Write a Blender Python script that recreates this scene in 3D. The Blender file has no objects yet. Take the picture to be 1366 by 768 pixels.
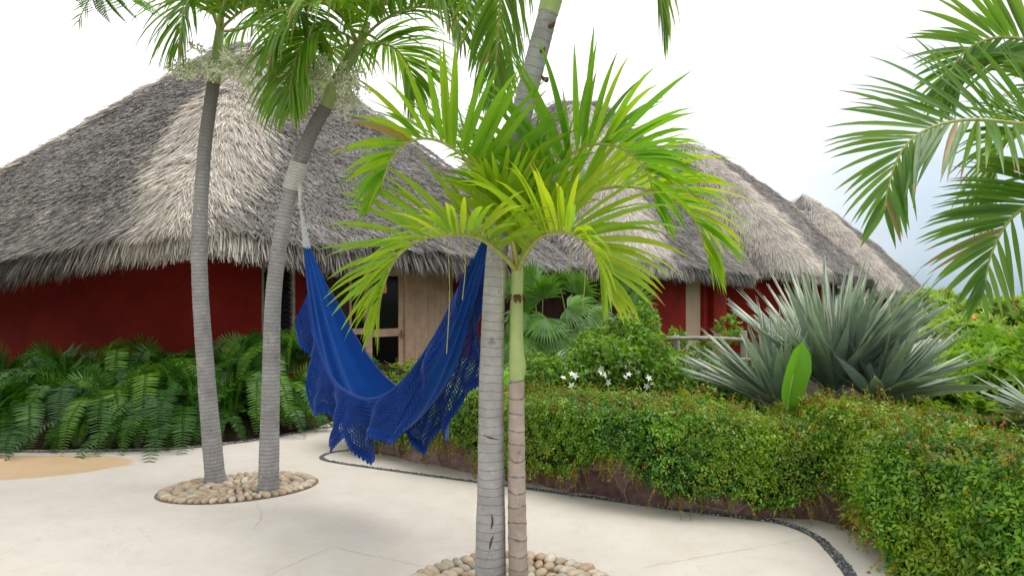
import bpy, math, numpy as np
from mathutils import Vector, Matrix
rng = np.random.default_rng(11)
rad = math.radians
S = bpy.context.scene
COL = S.collection
CAMZ, FP, HY = 1.6, 911.0, 400.0
UPZ = np.array([0., 0., 1.])

def P(px, py, d):
    return np.array([(px - 683) / FP * d, d, CAMZ + (HY - py) / FP * d])

def G(px, py, z=0.0):
    d = (CAMZ - z) * FP / (py - HY)
    return np.array([(px - 683) / FP * d, d, z])

def nz(v):
    v = np.asarray(v, float)
    return v / np.maximum(np.linalg.norm(v, axis=-1, keepdims=True), 1e-9)

# ------------------------------------------------------------------ objects
WL = {}
def wloc(o):
    return WL.get(o.name, np.zeros(3)) if o is not None else np.zeros(3)

def tag(o, label=None, cat=None, group=None, kind=None):
    if label: o['label'] = label
    if cat: o['category'] = cat
    if group: o['group'] = group
    if kind: o['kind'] = kind
    return o

def thing(name, loc, label, cat, group=None):
    o = bpy.data.objects.new(name, None)
    COL.objects.link(o)
    o.empty_display_size = 0.2
    o.location = Vector([float(c) for c in loc])
    WL[o.name] = np.array(loc, float)
    return tag(o, label, cat, group)

class MB:
    def __init__(s):
        s.V, s.F, s.T, s.M, s.A, s.n = [], [], [], [], [], 0
    def add(s, V, F, tint=0.5, mat=0, along=None):
        V = np.asarray(V, float).reshape(-1, 3)
        F = np.asarray(F, int)
        s.V.append(V)
        s.F.append(F + s.n)
        m = len(F)
        s.T.append(np.broadcast_to(np.asarray(tint, float), (m,)).copy())
        s.M.append(np.full(m, mat, int))
        s.A.append(np.zeros(len(V)) if along is None else np.asarray(along, float))
        s.n += len(V)
        return s
    def build(s, name, mats, parent=None, loc=None, smooth=True):
        V = np.concatenate(s.V)
        org = wloc(parent) if parent is not None else np.zeros(3)
        own = np.array(loc, float) if loc is not None else org
        V = V - own
        me = bpy.data.meshes.new(name)
        tot = np.concatenate([np.full(len(f), f.shape[1], int) for f in s.F])
        loops = np.concatenate([f.ravel() for f in s.F])
        me.vertices.add(len(V))
        me.vertices.foreach_set('co', V.astype(np.float32).ravel())
        me.loops.add(len(loops))
        me.loops.foreach_set('vertex_index', loops.astype(np.int32))
        me.polygons.add(len(tot))
        st = np.concatenate([[0], np.cumsum(tot)[:-1]])
        me.polygons.foreach_set('loop_start', st.astype(np.int32))
        me.polygons.foreach_set('loop_total', tot.astype(np.int32))
        if not isinstance(mats, (list, tuple)): mats = [mats]
        for m in mats: me.materials.append(m)
        me.polygons.foreach_set('material_index', np.concatenate(s.M).astype(np.int32))
        me.polygons.foreach_set('use_smooth', np.full(len(tot), bool(smooth)))
        a = me.attributes.new('tint', 'FLOAT', 'FACE')
        a.data.foreach_set('value', np.concatenate(s.T).astype(np.float32))
        a = me.attributes.new('along', 'FLOAT', 'POINT')
        a.data.foreach_set('value', np.concatenate(s.A).astype(np.float32))
        me.update(calc_edges=True)
        o = bpy.data.objects.new(name, me)
        COL.objects.link(o)
        if parent is not None:
            o.parent = parent
        o.location = Vector([float(c) for c in (own - org)])
        WL[o.name] = own
        return o

def copy_tree(o, parent=None):
    c = o.copy(); COL.objects.link(c)
    if parent is not None: c.parent = parent
    for ch in list(o.children): copy_tree(ch, c)
    return c

# ------------------------------------------------------------------ geometry
def spline(ctrl, n=40):
    c = np.asarray(ctrl, float)
    c = np.vstack([2 * c[0] - c[1], c, 2 * c[-1] - c[-2]])
    m = len(c) - 3
    t = np.linspace(0, m - 1e-6, n * 4)
    i = t.astype(int); f = (t - i)[:, None]
    p0, p1, p2, p3 = c[i], c[i + 1], c[i + 2], c[i + 3]
    q = 0.5 * ((2 * p1) + (p2 - p0) * f + (2 * p0 - 5 * p1 + 4 * p2 - p3) * f**2 + (3 * p1 - p0 - 3 * p2 + p3) * f**3)
    L = np.concatenate([[0], np.cumsum(np.linalg.norm(np.diff(q[:, :3], axis=0), axis=1))])
    s = np.linspace(0, L[-1], n)
    return np.stack([np.interp(s, L, q[:, k]) for k in range(c.shape[1])], 1)

def frames(pts, up=None):
    T = np.gradient(pts, axis=0); T = nz(T)
    U = np.zeros_like(pts)
    u = np.array(up if up is not None else UPZ, float)
    if abs(np.dot(u, T[0])) > 0.95: u = np.array([1., 0., 0.])
    for i in range(len(pts)):
        u = nz(u - T[i] * np.dot(u, T[i]))
        U[i] = u
    return T, U, np.cross(T, U)

def tube(mb, pts, r, seg=10, tint=0.5, mat=0, up=None, cap=True, along0=0.0):
    pts = np.asarray(pts, float); n = len(pts)
    r = np.broadcast_to(np.asarray(r, float), (n,))
    T, U, B = frames(pts, up)
    a = np.linspace(0, 2 * np.pi, seg, endpoint=False)
    V = pts[:, None] + r[:, None, None] * (np.cos(a)[None, :, None] * U[:, None] + np.sin(a)[None, :, None] * B[:, None])
    i = np.arange(n - 1)[:, None] * seg; j = np.arange(seg)[None]
    j2 = (j + 1) % seg
    F = np.stack([i + j, i + j2, i + seg + j2, i + seg + j], -1).reshape(-1, 4)
    L = np.concatenate([[0], np.cumsum(np.linalg.norm(np.diff(pts, axis=0), axis=1))]) + along0
    mb.add(V, F, tint, mat, np.repeat(L, seg))
    if cap:
        for k, rev in ((0, 1), (n - 1, 0)):
            c = np.vstack([V[k], pts[k][None]])
            f = np.stack([np.arange(seg), (np.arange(seg) + 1) % seg, np.full(seg, seg)], 1)
            mb.add(c, f[:, ::-1] if rev else f, tint, mat, np.full(seg + 1, L[k]))

PROF = np.array([.35, .85, 1., .92, .72, .42, .04])
def strips(mb, base, d, nrm, L, W, droop, K=6, fold=.25, prof=PROF, tint=.5, mat=0, g=(0, 0, -1), tip=None):
    base = np.asarray(base, float); n = len(base)
    d = nz(d); nrm = np.asarray(nrm, float)
    L = np.broadcast_to(L, (n,)); W = np.broadcast_to(W, (n,)); droop = np.broadcast_to(droop, (n,))
    g = np.asarray(g, float)
    prof = np.interp(np.linspace(0, 1, K + 1), np.linspace(0, 1, len(prof)), prof)
    V = np.zeros((n, K + 1, 3, 3)); p = base.copy()
    for k in range(K + 1):
        side = nz(np.cross(d, nrm)); up = np.cross(side, d)
        w = (W * prof[k] * .5)[:, None]
        V[:, k, 0] = p - side * w + up * fold * w
        V[:, k, 1] = p
        V[:, k, 2] = p + side * w + up * fold * w
        p = p + d * (L / K)[:, None]
        d = nz(d + g * (droop * (k + 1.0) / K)[:, None])
        nrm = up
    f = []
    for k in range(K):
        for c in (0, 1):
            f.append([k * 3 + c, k * 3 + c + 1, (k + 1) * 3 + c + 1, (k + 1) * 3 + c])
    f = np.array(f)
    F = (np.arange(n)[:, None, None] * (K + 1) * 3 + f[None]).reshape(-1, 4)
    t = np.repeat(np.broadcast_to(tint, (n,)), len(f))
    if tip is not None:
        t = t.reshape(n, len(f)).copy(); t[np.asarray(tip), -2:] = 1.0; t = t.ravel()
    mb.add(V, F, t, mat)

def scatter(mb, tv, tf, loc, y, z, scale, tint=.5, mat=0):
    """tv template verts; y = direction of template +Y, z = approx normal"""
    n = len(loc); y = nz(y); x = nz(np.cross(y, z)); z = np.cross(x, y)
    scale = np.broadcast_to(scale, (n,))[:, None, None]
    M = np.stack([x, y, z], 1)
    V = loc[:, None] + np.einsum('kj,njc->nkc', tv, M) * scale
    F = (np.arange(n)[:, None, None] * len(tv) + tf[None]).reshape(-1, tf.shape[1])
    t = np.repeat(np.broadcast_to(tint, (n,)), len(tf))
    mb.add(V, F, t, mat)

LEAF_V = np.array([[0, 0, 0], [-.23, .42, .06], [.23, .42, .06], [0, .45, -.03], [0, 1, -.10]])
LEAF_F = np.array([[0, 3, 1], [0, 2, 3], [1, 3, 4], [3, 2, 4]])
def multi_leaf(angles, lens, tilt=.15):
    V, F = [], []
    for k, (a, l) in enumerate(zip(angles, lens)):
        ca, sa = math.cos(a), math.sin(a)
        v = LEAF_V * l
        v = np.stack([v[:, 0] * ca - v[:, 1] * sa, v[:, 0] * sa + v[:, 1] * ca, v[:, 2] - np.hypot(v[:, 0], v[:, 1]) * tilt], 1)
        V.append(v); F.append(LEAF_F + 5 * k)
    return np.concatenate(V), np.concatenate(F)
def off_leaf(angles, lens, off):
    V, F = multi_leaf([0] * len(angles), lens, .15); V = V * np.array([.92, 1, 1])
    for k, a in enumerate(angles):
        v = V[5 * k:5 * k + 5]; v[:, 1] += off; ca, sa = math.cos(a), math.sin(a)
        V[5 * k:5 * k + 5] = np.stack([v[:, 0] * ca - v[:, 1] * sa, v[:, 0] * sa + v[:, 1] * ca, v[:, 2]], 1)
    return V, F
PALMATE = multi_leaf([rad(a) for a in (-100, -48, 0, 48, 100)], [.62, .85, 1, .85, .62])
TRI = multi_leaf([rad(a) for a in (-60, 0, 60)], [.8, 1, .8])

def noise3(p, f=1.0, seed=0, oct=3):
    r = np.random.default_rng(seed); out = np.zeros(len(p)); amp = 1.0
    for o in range(oct):
        for k in range(5):
            d = nz(r.normal(size=3)) * f * (0.7 + .6 * r.random())
            out += amp * np.sin(p @ d * 2 * np.pi + r.random() * 6.28) / 5 * 1.6
        f *= 2.1; amp *= .5
    return out

def box(mb, lo, hi, tint=.5, mat=0, M=None, o=None):
    x0, y0, z0 = lo; x1, y1, z1 = hi
    V = np.array([[x0, y0, z0], [x1, y0, z0], [x1, y1, z0], [x0, y1, z0], [x0, y0, z1], [x1, y0, z1], [x1, y1, z1], [x0, y1, z1]], float)
    if M is not None: V = V @ M
    if o is not None: V = V + o
    F = np.array([[3, 2, 1, 0], [4, 5, 6, 7], [0, 1, 5, 4], [1, 2, 6, 5], [2, 3, 7, 6], [3, 0, 4, 7]])
    mb.add(V, F, tint, mat)

def sphere_tpl(sub=2):
    import bmesh
    bm = bmesh.new(); bmesh.ops.create_icosphere(bm, subdivisions=sub, radius=1)
    V = np.array([v.co[:] for v in bm.verts]); F = np.array([[v.index for v in f.verts] for f in bm.faces]); bm.free()
    return V, F
ICO1 = sphere_tpl(1); ICO2 = sphere_tpl(2); ICO3 = sphere_tpl(3)

def bevel(o, w=.008, seg=2):
    m = o.modifiers.new('bevel', 'BEVEL'); m.width = w; m.segments = seg; m.limit_method = 'ANGLE'
    return o

# ------------------------------------------------------------------ materials
def mat(name):
    m = bpy.data.materials.new(name); m.use_nodes = True
    nt = m.node_tree; nt.nodes.clear()
    out = nt.nodes.new('ShaderNodeOutputMaterial')
    pb = nt.nodes.new('ShaderNodeBsdfPrincipled')
    nt.links.new(pb.outputs[0], out.inputs[0])
    return m, nt, pb, out

def node(nt, t, **kw):
    n = nt.nodes.new(t)
    for k, v in kw.items():
        if k in n.inputs: n.inputs[k].default_value = v
        else: setattr(n, k, v)
    return n

def ramp(nt, fac, cols, interp='LINEAR'):
    r = nt.nodes.new('ShaderNodeValToRGB'); e = r.color_ramp.elements
    r.color_ramp.interpolation = interp
    while len(e) < len(cols): e.new(.5)
    for i, c in enumerate(cols):
        if len(c) == 2: pos, c3 = c
        else: pos, c3 = i / max(1, len(cols) - 1), c
        e[i].position = pos; e[i].color = (*c3, 1)
    nt.links.new(fac, r.inputs[0])
    return r.outputs[0]

def mixc(nt, fac, a, b, mode='MIX'):
    m = nt.nodes.new('ShaderNodeMix'); m.data_type = 'RGBA'; m.blend_type = mode
    for sock, v in ((m.inputs[0], fac), (m.inputs[6], a), (m.inputs[7], b)):
        if isinstance(v, (int, float)): sock.default_value = v
        elif isinstance(v, tuple): sock.default_value = (*v, 1)
        else: nt.links.new(v, sock)
    return m.outputs[2]

def math_(nt, op, a, b=None, c=None, clamp=False):
    m = nt.nodes.new('ShaderNodeMath'); m.operation = op; m.use_clamp = clamp
    for i, v in enumerate((a, b, c)):
        if v is None: continue
        if isinstance(v, (int, float)): m.inputs[i].default_value = v
        else: nt.links.new(v, m.inputs[i])
    return m.outputs[0]

def pos(nt):
    return nt.nodes.new('ShaderNodeNewGeometry').outputs['Position']

def attr(nt, name):
    return node(nt, 'ShaderNodeAttribute', attribute_name=name).outputs['Fac']

def noise(nt, vec, scale, detail=4, rough=.55, out=0):
    n = node(nt, 'ShaderNodeTexNoise'); n.inputs['Scale'].default_value = scale
    n.inputs['Detail'].default_value = detail; n.inputs['Roughness'].default_value = rough
    nt.links.new(vec, n.inputs['Vector'])
    return n.outputs[out]

def bump(nt, pb, h, strength=.4, dist=.02):
    b = node(nt, 'ShaderNodeBump'); b.inputs['Strength'].default_value = strength; b.inputs['Distance'].default_value = dist
    nt.links.new(h, b.inputs['Height']); nt.links.new(b.outputs[0], pb.inputs['Normal'])

def leafmat(name, cols, trans=.35, rough=.42, spec=.45, tcols=None, vary=.25, vscale=6):
    m, nt, pb, out = mat(name)
    t = attr(nt, 'tint')
    c = ramp(nt, t, cols)
    nn = noise(nt, pos(nt), vscale, 3)
    k = node(nt, 'ShaderNodeMapRange'); nt.links.new(nn, k.inputs[0])
    k.inputs[1].default_value = .3; k.inputs[2].default_value = .7
    k.inputs[3].default_value = 1 - vary; k.inputs[4].default_value = 1 + vary
    hsv = node(nt, 'ShaderNodeHueSaturation'); nt.links.new(c, hsv.inputs['Color']); nt.links.new(k.outputs[0], hsv.inputs['Value'])
    c2 = hsv.outputs[0]
    nt.links.new(c2, pb.inputs['Base Color'])
    pb.inputs['Roughness'].default_value = rough
    pb.inputs['Specular IOR Level'].default_value = spec
    tr = node(nt, 'ShaderNodeBsdfTranslucent')
    if tcols: nt.links.new(ramp(nt, t, tcols), tr.inputs[0])
    else:
        g = mixc(nt, 1.0, c2, (1.5, 1.45, .7), 'MULTIPLY'); nt.links.new(g, tr.inputs[0])
    mx = node(nt, 'ShaderNodeMixShader'); mx.inputs[0].default_value = trans
    nt.links.new(pb.outputs[0], mx.inputs[1]); nt.links.new(tr.outputs[0], mx.inputs[2])
    nt.links.new(mx.outputs[0], out.inputs[0])
    return m

def simple(name, col, rough=.6, spec=.3, nscale=8, var=.2, bmp=0., bscale=40, col2=None, metal=0):
    m, nt, pb, out = mat(name)
    n = noise(nt, pos(nt), nscale, 5)
    a = tuple(c * (1 - var) for c in col); b = tuple(c * (1 + var) for c in (col2 or col))
    nt.links.new(ramp(nt, n, [(.32, a), (.68, b)]), pb.inputs['Base Color'])
    pb.inputs['Roughness'].default_value = rough; pb.inputs['Specular IOR Level'].default_value = spec
    pb.inputs['Metallic'].default_value = metal
    if bmp: bump(nt, pb, noise(nt, pos(nt), bscale, 5), bmp, .02)
    return m

def tintmat(name, cols, rough=.8, spec=.2, nscale=30, var=.2, bmp=.0, bscale=60):
    m, nt, pb, out = mat(name)
    c = ramp(nt, attr(nt, 'tint'), cols)
    n = noise(nt, pos(nt), nscale, 4)
    v = ramp(nt, n, [(.3, (1 - var,) * 3), (.7, (1 + var,) * 3)])
    nt.links.new(mixc(nt, 1., c, v, 'MULTIPLY'), pb.inputs['Base Color'])
    pb.inputs['Roughness'].default_value = rough; pb.inputs['Specular IOR Level'].default_value = spec
    if bmp: bump(nt, pb, noise(nt, pos(nt), bscale, 4), bmp, .01)
    return m

def barkmat(name, c0, c1, ring, spacing, ringw=.12, lich=(.55, .55, .52), top=None):
    m, nt, pb, out = mat(name)
    al = attr(nt, 'along'); p = pos(nt)
    n1 = noise(nt, p, 7, 5); n2 = noise(nt, p, 55, 4)
    wob = math_(nt, 'MULTIPLY', n1, spacing * .9)
    ph = math_(nt, 'FRACT', math_(nt, 'DIVIDE', math_(nt, 'ADD', al, wob), spacing))
    line = math_(nt, 'LESS_THAN', ph, ringw)
    lm = math_(nt, 'MULTIPLY', line, math_(nt, 'MULTIPLY_ADD', n2, 1.6, -.25, clamp=True))
    fine = math_(nt, 'FRACT', math_(nt, 'DIVIDE', math_(nt, 'ADD', al, math_(nt, 'MULTIPLY', n2, .006)), .011))
    base = ramp(nt, n1, [(.3, c0), (.7, c1)])
    base = mixc(nt, math_(nt, 'MULTIPLY', fine, .25), base, tuple(c * .5 for c in c0))
    sp = ramp(nt, noise(nt, p, 22, 6, .7), [(.55, (0, 0, 0)), (.66, (1, 1, 1))])
    base = mixc(nt, math_(nt, 'MULTIPLY', sp, .5), base, lich)
    dk = ramp(nt, noise(nt, p, 13, 6, .65), [(.62, (0, 0, 0)), (.70, (1, 1, 1))])
    base = mixc(nt, math_(nt, 'MULTIPLY', dk, .45), base, (.06, .05, .045))
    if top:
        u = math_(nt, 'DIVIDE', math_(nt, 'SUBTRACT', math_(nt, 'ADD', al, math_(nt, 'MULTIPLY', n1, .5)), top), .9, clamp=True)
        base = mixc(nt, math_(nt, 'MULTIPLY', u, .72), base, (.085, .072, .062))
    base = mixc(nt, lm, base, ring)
    nt.links.new(base, pb.inputs['Base Color'])
    pb.inputs['Roughness'].default_value = .85; pb.inputs['Specular IOR Level'].default_value = .15
    h = math_(nt, 'ADD', math_(nt, 'MULTIPLY', n2, .6), math_(nt, 'MULTIPLY', line, -.8))
    h = math_(nt, 'ADD', h, math_(nt, 'MULTIPLY', fine, .3))
    bump(nt, pb, h, .6, .008)
    return m

M = {}
M['frond_bright'] = leafmat('young palm leaf', [(0, (0.06, 0.18, 0.012)), (.45, (0.13, 0.29, 0.014)), (.9, (0.26, 0.36, 0.012)), (1, (.30, .21, .07))], .5, .38, .4,
                            [(0, (0.17, 0.48, 0.02)), (.45, (0.34, 0.66, 0.02)), (.9, (0.58, 0.7, 0.02)), (1, (.36, .24, .06))], .15, 9)
M['frond_mid'] = leafmat('palm leaf', [(0, (0.05, 0.14, 0.01)), (.45, (0.1, 0.23, 0.014)), (.9, (0.18, 0.31, 0.02)), (1, (.30, .21, .07))], .46, .36, .45,
                         [(0, (0.16, 0.4, 0.02)), (.45, (0.29, 0.56, 0.02)), (.9, (0.42, 0.62, 0.03)), (1, (.36, .24, .06))], .2, 8)
M['frond_dark'] = leafmat('palm leaf mature', [(0, (0.035, 0.105, 0.016)), (.45, (0.07, 0.18, 0.022)), (.9, (0.13, 0.24, 0.03)), (1, (.30, .21, .07))], .44, .35, .45,
                          [(0, (0.15, 0.38, 0.02)), (.45, (0.26, 0.52, 0.025)), (.9, (0.38, 0.56, 0.03)), (1, (.36, .24, .06))], .2, 8)
M['rachis'] = tintmat('palm leaf stalk', [(.16, .20, .04), (.30, .32, .08), (.38, .34, .10)], .5, .4)
M['shaft'] = tintmat('crownshaft skin', [(.22, .30, .10), (.34, .42, .16), (.42, .46, .20)], .4, .4, 6, .18)
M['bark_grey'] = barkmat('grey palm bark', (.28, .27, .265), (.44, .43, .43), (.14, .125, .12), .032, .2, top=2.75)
M['bark_big'] = barkmat('pale palm bark', (.30, .29, .285), (.46, .45, .45), (.15, .135, .13), .048, .10, (.5, .5, .49))
M['bark_young'] = barkmat('ringed young palm bark', (.34, .27, .23), (.46, .39, .34), (.09, .075, .065), .085, .11, (.5, .44, .4))
M['fiber'] = simple('dry palm sheath', (.12, .07, .04), .9, .1, 40, .5, .6, 120)
M['spray'] = tintmat('palm flower spray', [(.62, .66, .44), (.82, .83, .66)], .7, .2)
M['thatch'] = tintmat('grey palm thatch', [(.10, .09, .082), (.27, .25, .236), (.37, .345, .328), (.52, .49, .46)], .92, .08, 1.3, .16)
M['thatch_light'] = tintmat('bleached palm thatch', [(.36, .31, .25), (.62, .56, .50), (.78, .74, .68)], .9, .08, 1.5, .14)
M['thatch_base'] = tintmat('thatch mat', [(.05, .043, .04), (.12, .105, .10)], .95, .05, 20, .4, .8, 50)
M['wood'] = simple('pale timber', (.66, .44, .30), .6, .3, 5, .12, .15, 60, (.70, .48, .34))
M['wood_dark'] = simple('dark timber', (.06, .028, .02), .6, .3, 6, .25, .2, 50)
M['grey_wood'] = simple('weathered log', (.38, .34, .29), .85, .15, 12, .25, .5, 60)
M['louver'] = simple('dark louvre slat', (.03, .028, .027), .5, .4, 10, .2)
M['metal'] = simple('dull steel', (.45, .43, .40), .35, .5, 10, .1, metal=.9)
M['soil'] = simple('dark soil', (.035, .025, .018), .95, .1, 9, .4, .8, 30)
M['terrain'] = simple('hillside ground', (.07, .12, .04), .95, .1, .25, .35, .5, 2, (.11, .14, .06))
M['mortar'] = simple('pebble mortar', (.22, .17, .12), .95, .1, 20, .2, .4, 80)
M['grout'] = simple('dark grout', (.11, .112, .11), .9, .2, 30, .3, .4, 120)
M['black_pebble'] = tintmat('dark slate pebble', [(.04, .045, .05), (.13, .14, .145), (.28, .295, .30)], .5, .4, 20, .2)
M['crack'] = simple('paving crack', (.36, .29, .23), .95, .1, 20, .3)
M['stone_grey'] = simple('grey rubble stone', (.34, .31, .28), .9, .15, 6, .35, .8, 25)
M['shaded_core'] = simple('shade-dark creeper core', (.028, .032, .012), .95, .05, 10, .4, .6, 30)  # stem colour darkened to hold the shade inside the hedge
M['creeper'] = leafmat('creeper leaf', [(.018, .075, .008), (.056, .180, .012), (.125, .30, .016), (.23, .39, .018), (.34, .20, .02), (.42, .11, .024)], .26, .36, .5, None, .35, 3.0)
M['shrub'] = leafmat('shrub leaf', [(.04, .12, .012), (.13, .28, .02), (.27, .42, .035)], .34, .36, .5, None, .28, 4)
M['bright_shrub'] = leafmat('plumeria leaf', [(.10, .22, .02), (.19, .37, .03), (.28, .46, .05)], .36, .36, .45, None, .22, 3)
M['tree_leaf'] = leafmat('feathery tree leaf', [(.15, .27, .05), (.27, .43, .07), (.40, .54, .13)], .36, .5, .3, None, .25, 1.5)
M['far_leaf'] = leafmat('far tree leaf', [(.10, .15, .07), (.15, .22, .09), (.20, .27, .11)], .3, .6, .2, None, .2, .8)
M['fern'] = leafmat('fern leaf', [(.016, .065, .008), (.048, .150, .012), (.13, .265, .02)], .30, .40, .45, None, .25, 5)
M['fan'] = leafmat('fan palm leaf', [(.035, .12, .015), (.09, .23, .02), (.17, .32, .03)], .3, .36, .5, None, .2, 6)
M['agave'] = leafmat('silver sword leaf', [(.17, .25, .205), (.30, .40, .33), (.48, .56, .48), (.72, .70, .60)], .14, .45, .4, None, .18, 7)
M['agave_dark'] = M['agave']
M['banana'] = leafmat('banana leaf', [(.15, .40, .02), (.20, .50, .03)], .5, .35, .4, [(.25, .62, .03), (.3, .7, .04)], .12, 6)
M['silver_fan'] = leafmat('silver fan leaf', [(.20, .30, .24), (.34, .44, .36)], .2, .4, .5, None, .15, 7)
M['white_flower'] = simple('white petal', (.82, .82, .76), .5, .2, 20, .05)
M['pink_flower'] = simple('pale pink petal', (.80, .52, .48), .5, .2, 20, .1)
M['orange_flower'] = simple('orange petal', (.72, .17, .03), .5, .2, 20, .2)
M['branch'] = simple('tree bark', (.20, .17, .14), .9, .1, 10, .3, .5, 40)
M['rope'] = simple('white cotton rope', (.66, .64, .60), .85, .1, 60, .15, .6, 220)
M['cord'] = simple('pale hammock cord', (.56, .58, .60), .85, .1, 50, .12, .5, 220)

def m_cloth(name, c0, c1):
    m, nt, pb, out = mat(name)
    n = noise(nt, pos(nt), 9, 4); w = noise(nt, pos(nt), 260, 2)
    c = ramp(nt, n, [(.3, c0), (.7, c1)])
    c = mixc(nt, .35, c, ramp(nt, w, [(.3, tuple(x * .5 for x in c0)), (.7, tuple(x * 1.4 for x in c1))]))
    nt.links.new(c, pb.inputs['Base Color'])
    pb.inputs['Roughness'].default_value = .8; pb.inputs['Specular IOR Level'].default_value = .12
    pb.inputs['Sheen Weight'].default_value = .15
    bump(nt, pb, w, .35, .004)
    return m
M['cloth'] = m_cloth('blue hammock cotton', (.0006, .040, .21), (.001, .058, .31))
M['lace'] = m_cloth('blue crochet yarn', (.0012, .026, .165), (.002, .04, .25))

def m_red(name, c0, c1):
    m, nt, pb, out = mat(name)
    p = pos(nt)
    n = noise(nt, p, 1.4, 6, .6)
    nt.links.new(ramp(nt, n, [(.3, c0), (.7, c1)]), pb.inputs['Base Color'])
    pb.inputs['Roughness'].default_value = .8; pb.inputs['Specular IOR Level'].default_value = .2
    h = math_(nt, 'ADD', noise(nt, p, 9, 5), math_(nt, 'MULTIPLY', noise(nt, p, 45, 4), .35))
    bump(nt, pb, h, .45, .035)
    return m
M['red'] = m_red('red stucco', (.19, .010, .006), (.30, .020, .012))
M['beige'] = m_red('pinkish plaster', (.50, .34, .25), (.58, .42, .32))

def m_glass():
    m, nt, pb, out = mat('dark window glass')
    pb.inputs['Base Color'].default_value = (.012, .012, .013, 1)
    pb.inputs['Roughness'].default_value = .06; pb.inputs['Specular IOR Level'].default_value = .35
    tr = node(nt, 'ShaderNodeBsdfTransparent'); tr.inputs[0].default_value = (.5, .5, .5, 1)
    mx = node(nt, 'ShaderNodeMixShader'); mx.inputs[0].default_value = .55
    nt.links.new(pb.outputs[0], mx.inputs[1]); nt.links.new(tr.outputs[0], mx.inputs[2]); nt.links.new(mx.outputs[0], out.inputs[0])
    return m
M['glass'] = m_glass()
def m_lamp():
    m, nt, pb, out = mat('lit lamp shade')
    pb.inputs['Base Color'].default_value = (.8, .5, .1, 1)
    pb.inputs['Emission Color'].default_value = (1, .55, .08, 1); pb.inputs['Emission Strength'].default_value = 1.6
    return m
M['lamp'] = m_lamp()

def m_terrace():
    m, nt, pb, out = mat('cream polished concrete')
    p = pos(nt)
    n1 = noise(nt, p, .55, 6, .6); n2 = noise(nt, p, 3.2, 6, .6); n3 = noise(nt, p, 90, 3)
    c = ramp(nt, n1, [(.3, (.60, .54, .475)), (.5, (.66, .605, .545)), (.7, (.69, .645, .595))])
    c = mixc(nt, .5, c, ramp(nt, n2, [(.3, (.60, .535, .47)), (.65, (.70, .65, .60))]))
    blot = ramp(nt, noise(nt, p, 1.1, 5, .6), [(.58, (0, 0, 0)), (.74, (1, 1, 1))])
    c = mixc(nt, math_(nt, 'MULTIPLY', blot, .22), c, (.60, .47, .34))
    fine = ramp(nt, n3, [(.35, (.94, .94, .94)), (.65, (1.03, 1.03, 1.03))])
    c = mixc(nt, 1., c, fine, 'MULTIPLY')
    spk = ramp(nt, noise(nt, p, 26, 2, .5), [(.71, (0, 0, 0)), (.74, (1, 1, 1))])
    c = mixc(nt, math_(nt, 'MULTIPLY', spk, .25), c, (.38, .30, .23))
    grime = ramp(nt, noise(nt, p, 7.5, 8, .72), [(.52, (0, 0, 0)), (.72, (1, 1, 1))])
    c = mixc(nt, math_(nt, 'MULTIPLY', grime, .36), c, (.50, .42, .33))
    vor = node(nt, 'ShaderNodeTexVoronoi', feature='DISTANCE_TO_EDGE'); vor.inputs['Scale'].default_value = .45
    wv = node(nt, 'ShaderNodeVectorMath', operation='ADD'); nt.links.new(p, wv.inputs[0]); nt.links.new(noise(nt, p, 2.5, 5, .65, 1), wv.inputs[1]); nt.links.new(wv.outputs[0], vor.inputs['Vector'])
    hair = ramp(nt, vor.outputs['Distance'], [(.0012, (1, 1, 1)), (.004, (0, 0, 0))])
    c = mixc(nt, math_(nt, 'MULTIPLY', hair, math_(nt, 'MULTIPLY', n1, .55)), c, (.40, .32, .24))
    # ochre stain that ends in a tongue towards the palms
    sx = node(nt, 'ShaderNodeSeparateXYZ'); nt.links.new(p, sx.inputs[0])
    wob = math_(nt, 'MULTIPLY_ADD', noise(nt, p, .9, 5, .6), .9, -.45)
    a = math_(nt, 'DIVIDE', math_(nt, 'SUBTRACT', sx.outputs[0], -5.6), 1.95)
    b = math_(nt, 'DIVIDE', math_(nt, 'SUBTRACT', math_(nt, 'SUBTRACT', sx.outputs[1], 6.58), math_(nt, 'MULTIPLY', math_(nt, 'SUBTRACT', sx.outputs[0], -4.5), .22)), .62)
    r2 = math_(nt, 'ADD', math_(nt, 'MULTIPLY', a, a), math_(nt, 'MULTIPLY', b, b))
    r2 = math_(nt, 'ADD', r2, wob)
    st = ramp(nt, r2, [(.86, (1, 1, 1)), (.97, (0, 0, 0))])
    stc = ramp(nt, n2, [(.3, (.55, .36, .19)), (.7, (.62, .43, .25))])
    c = mixc(nt, math_(nt, 'MULTIPLY', st, .9), c, stc)
    nt.links.new(c, pb.inputs['Base Color'])
    pb.inputs['Roughness'].default_value = .62; pb.inputs['Specular IOR Level'].default_value = .25
    h = math_(nt, 'ADD', n3, math_(nt, 'MULTIPLY', n2, 1.5))
    bump(nt, pb, h, .12, .01)
    return m
M['terrace'] = m_terrace()

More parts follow.
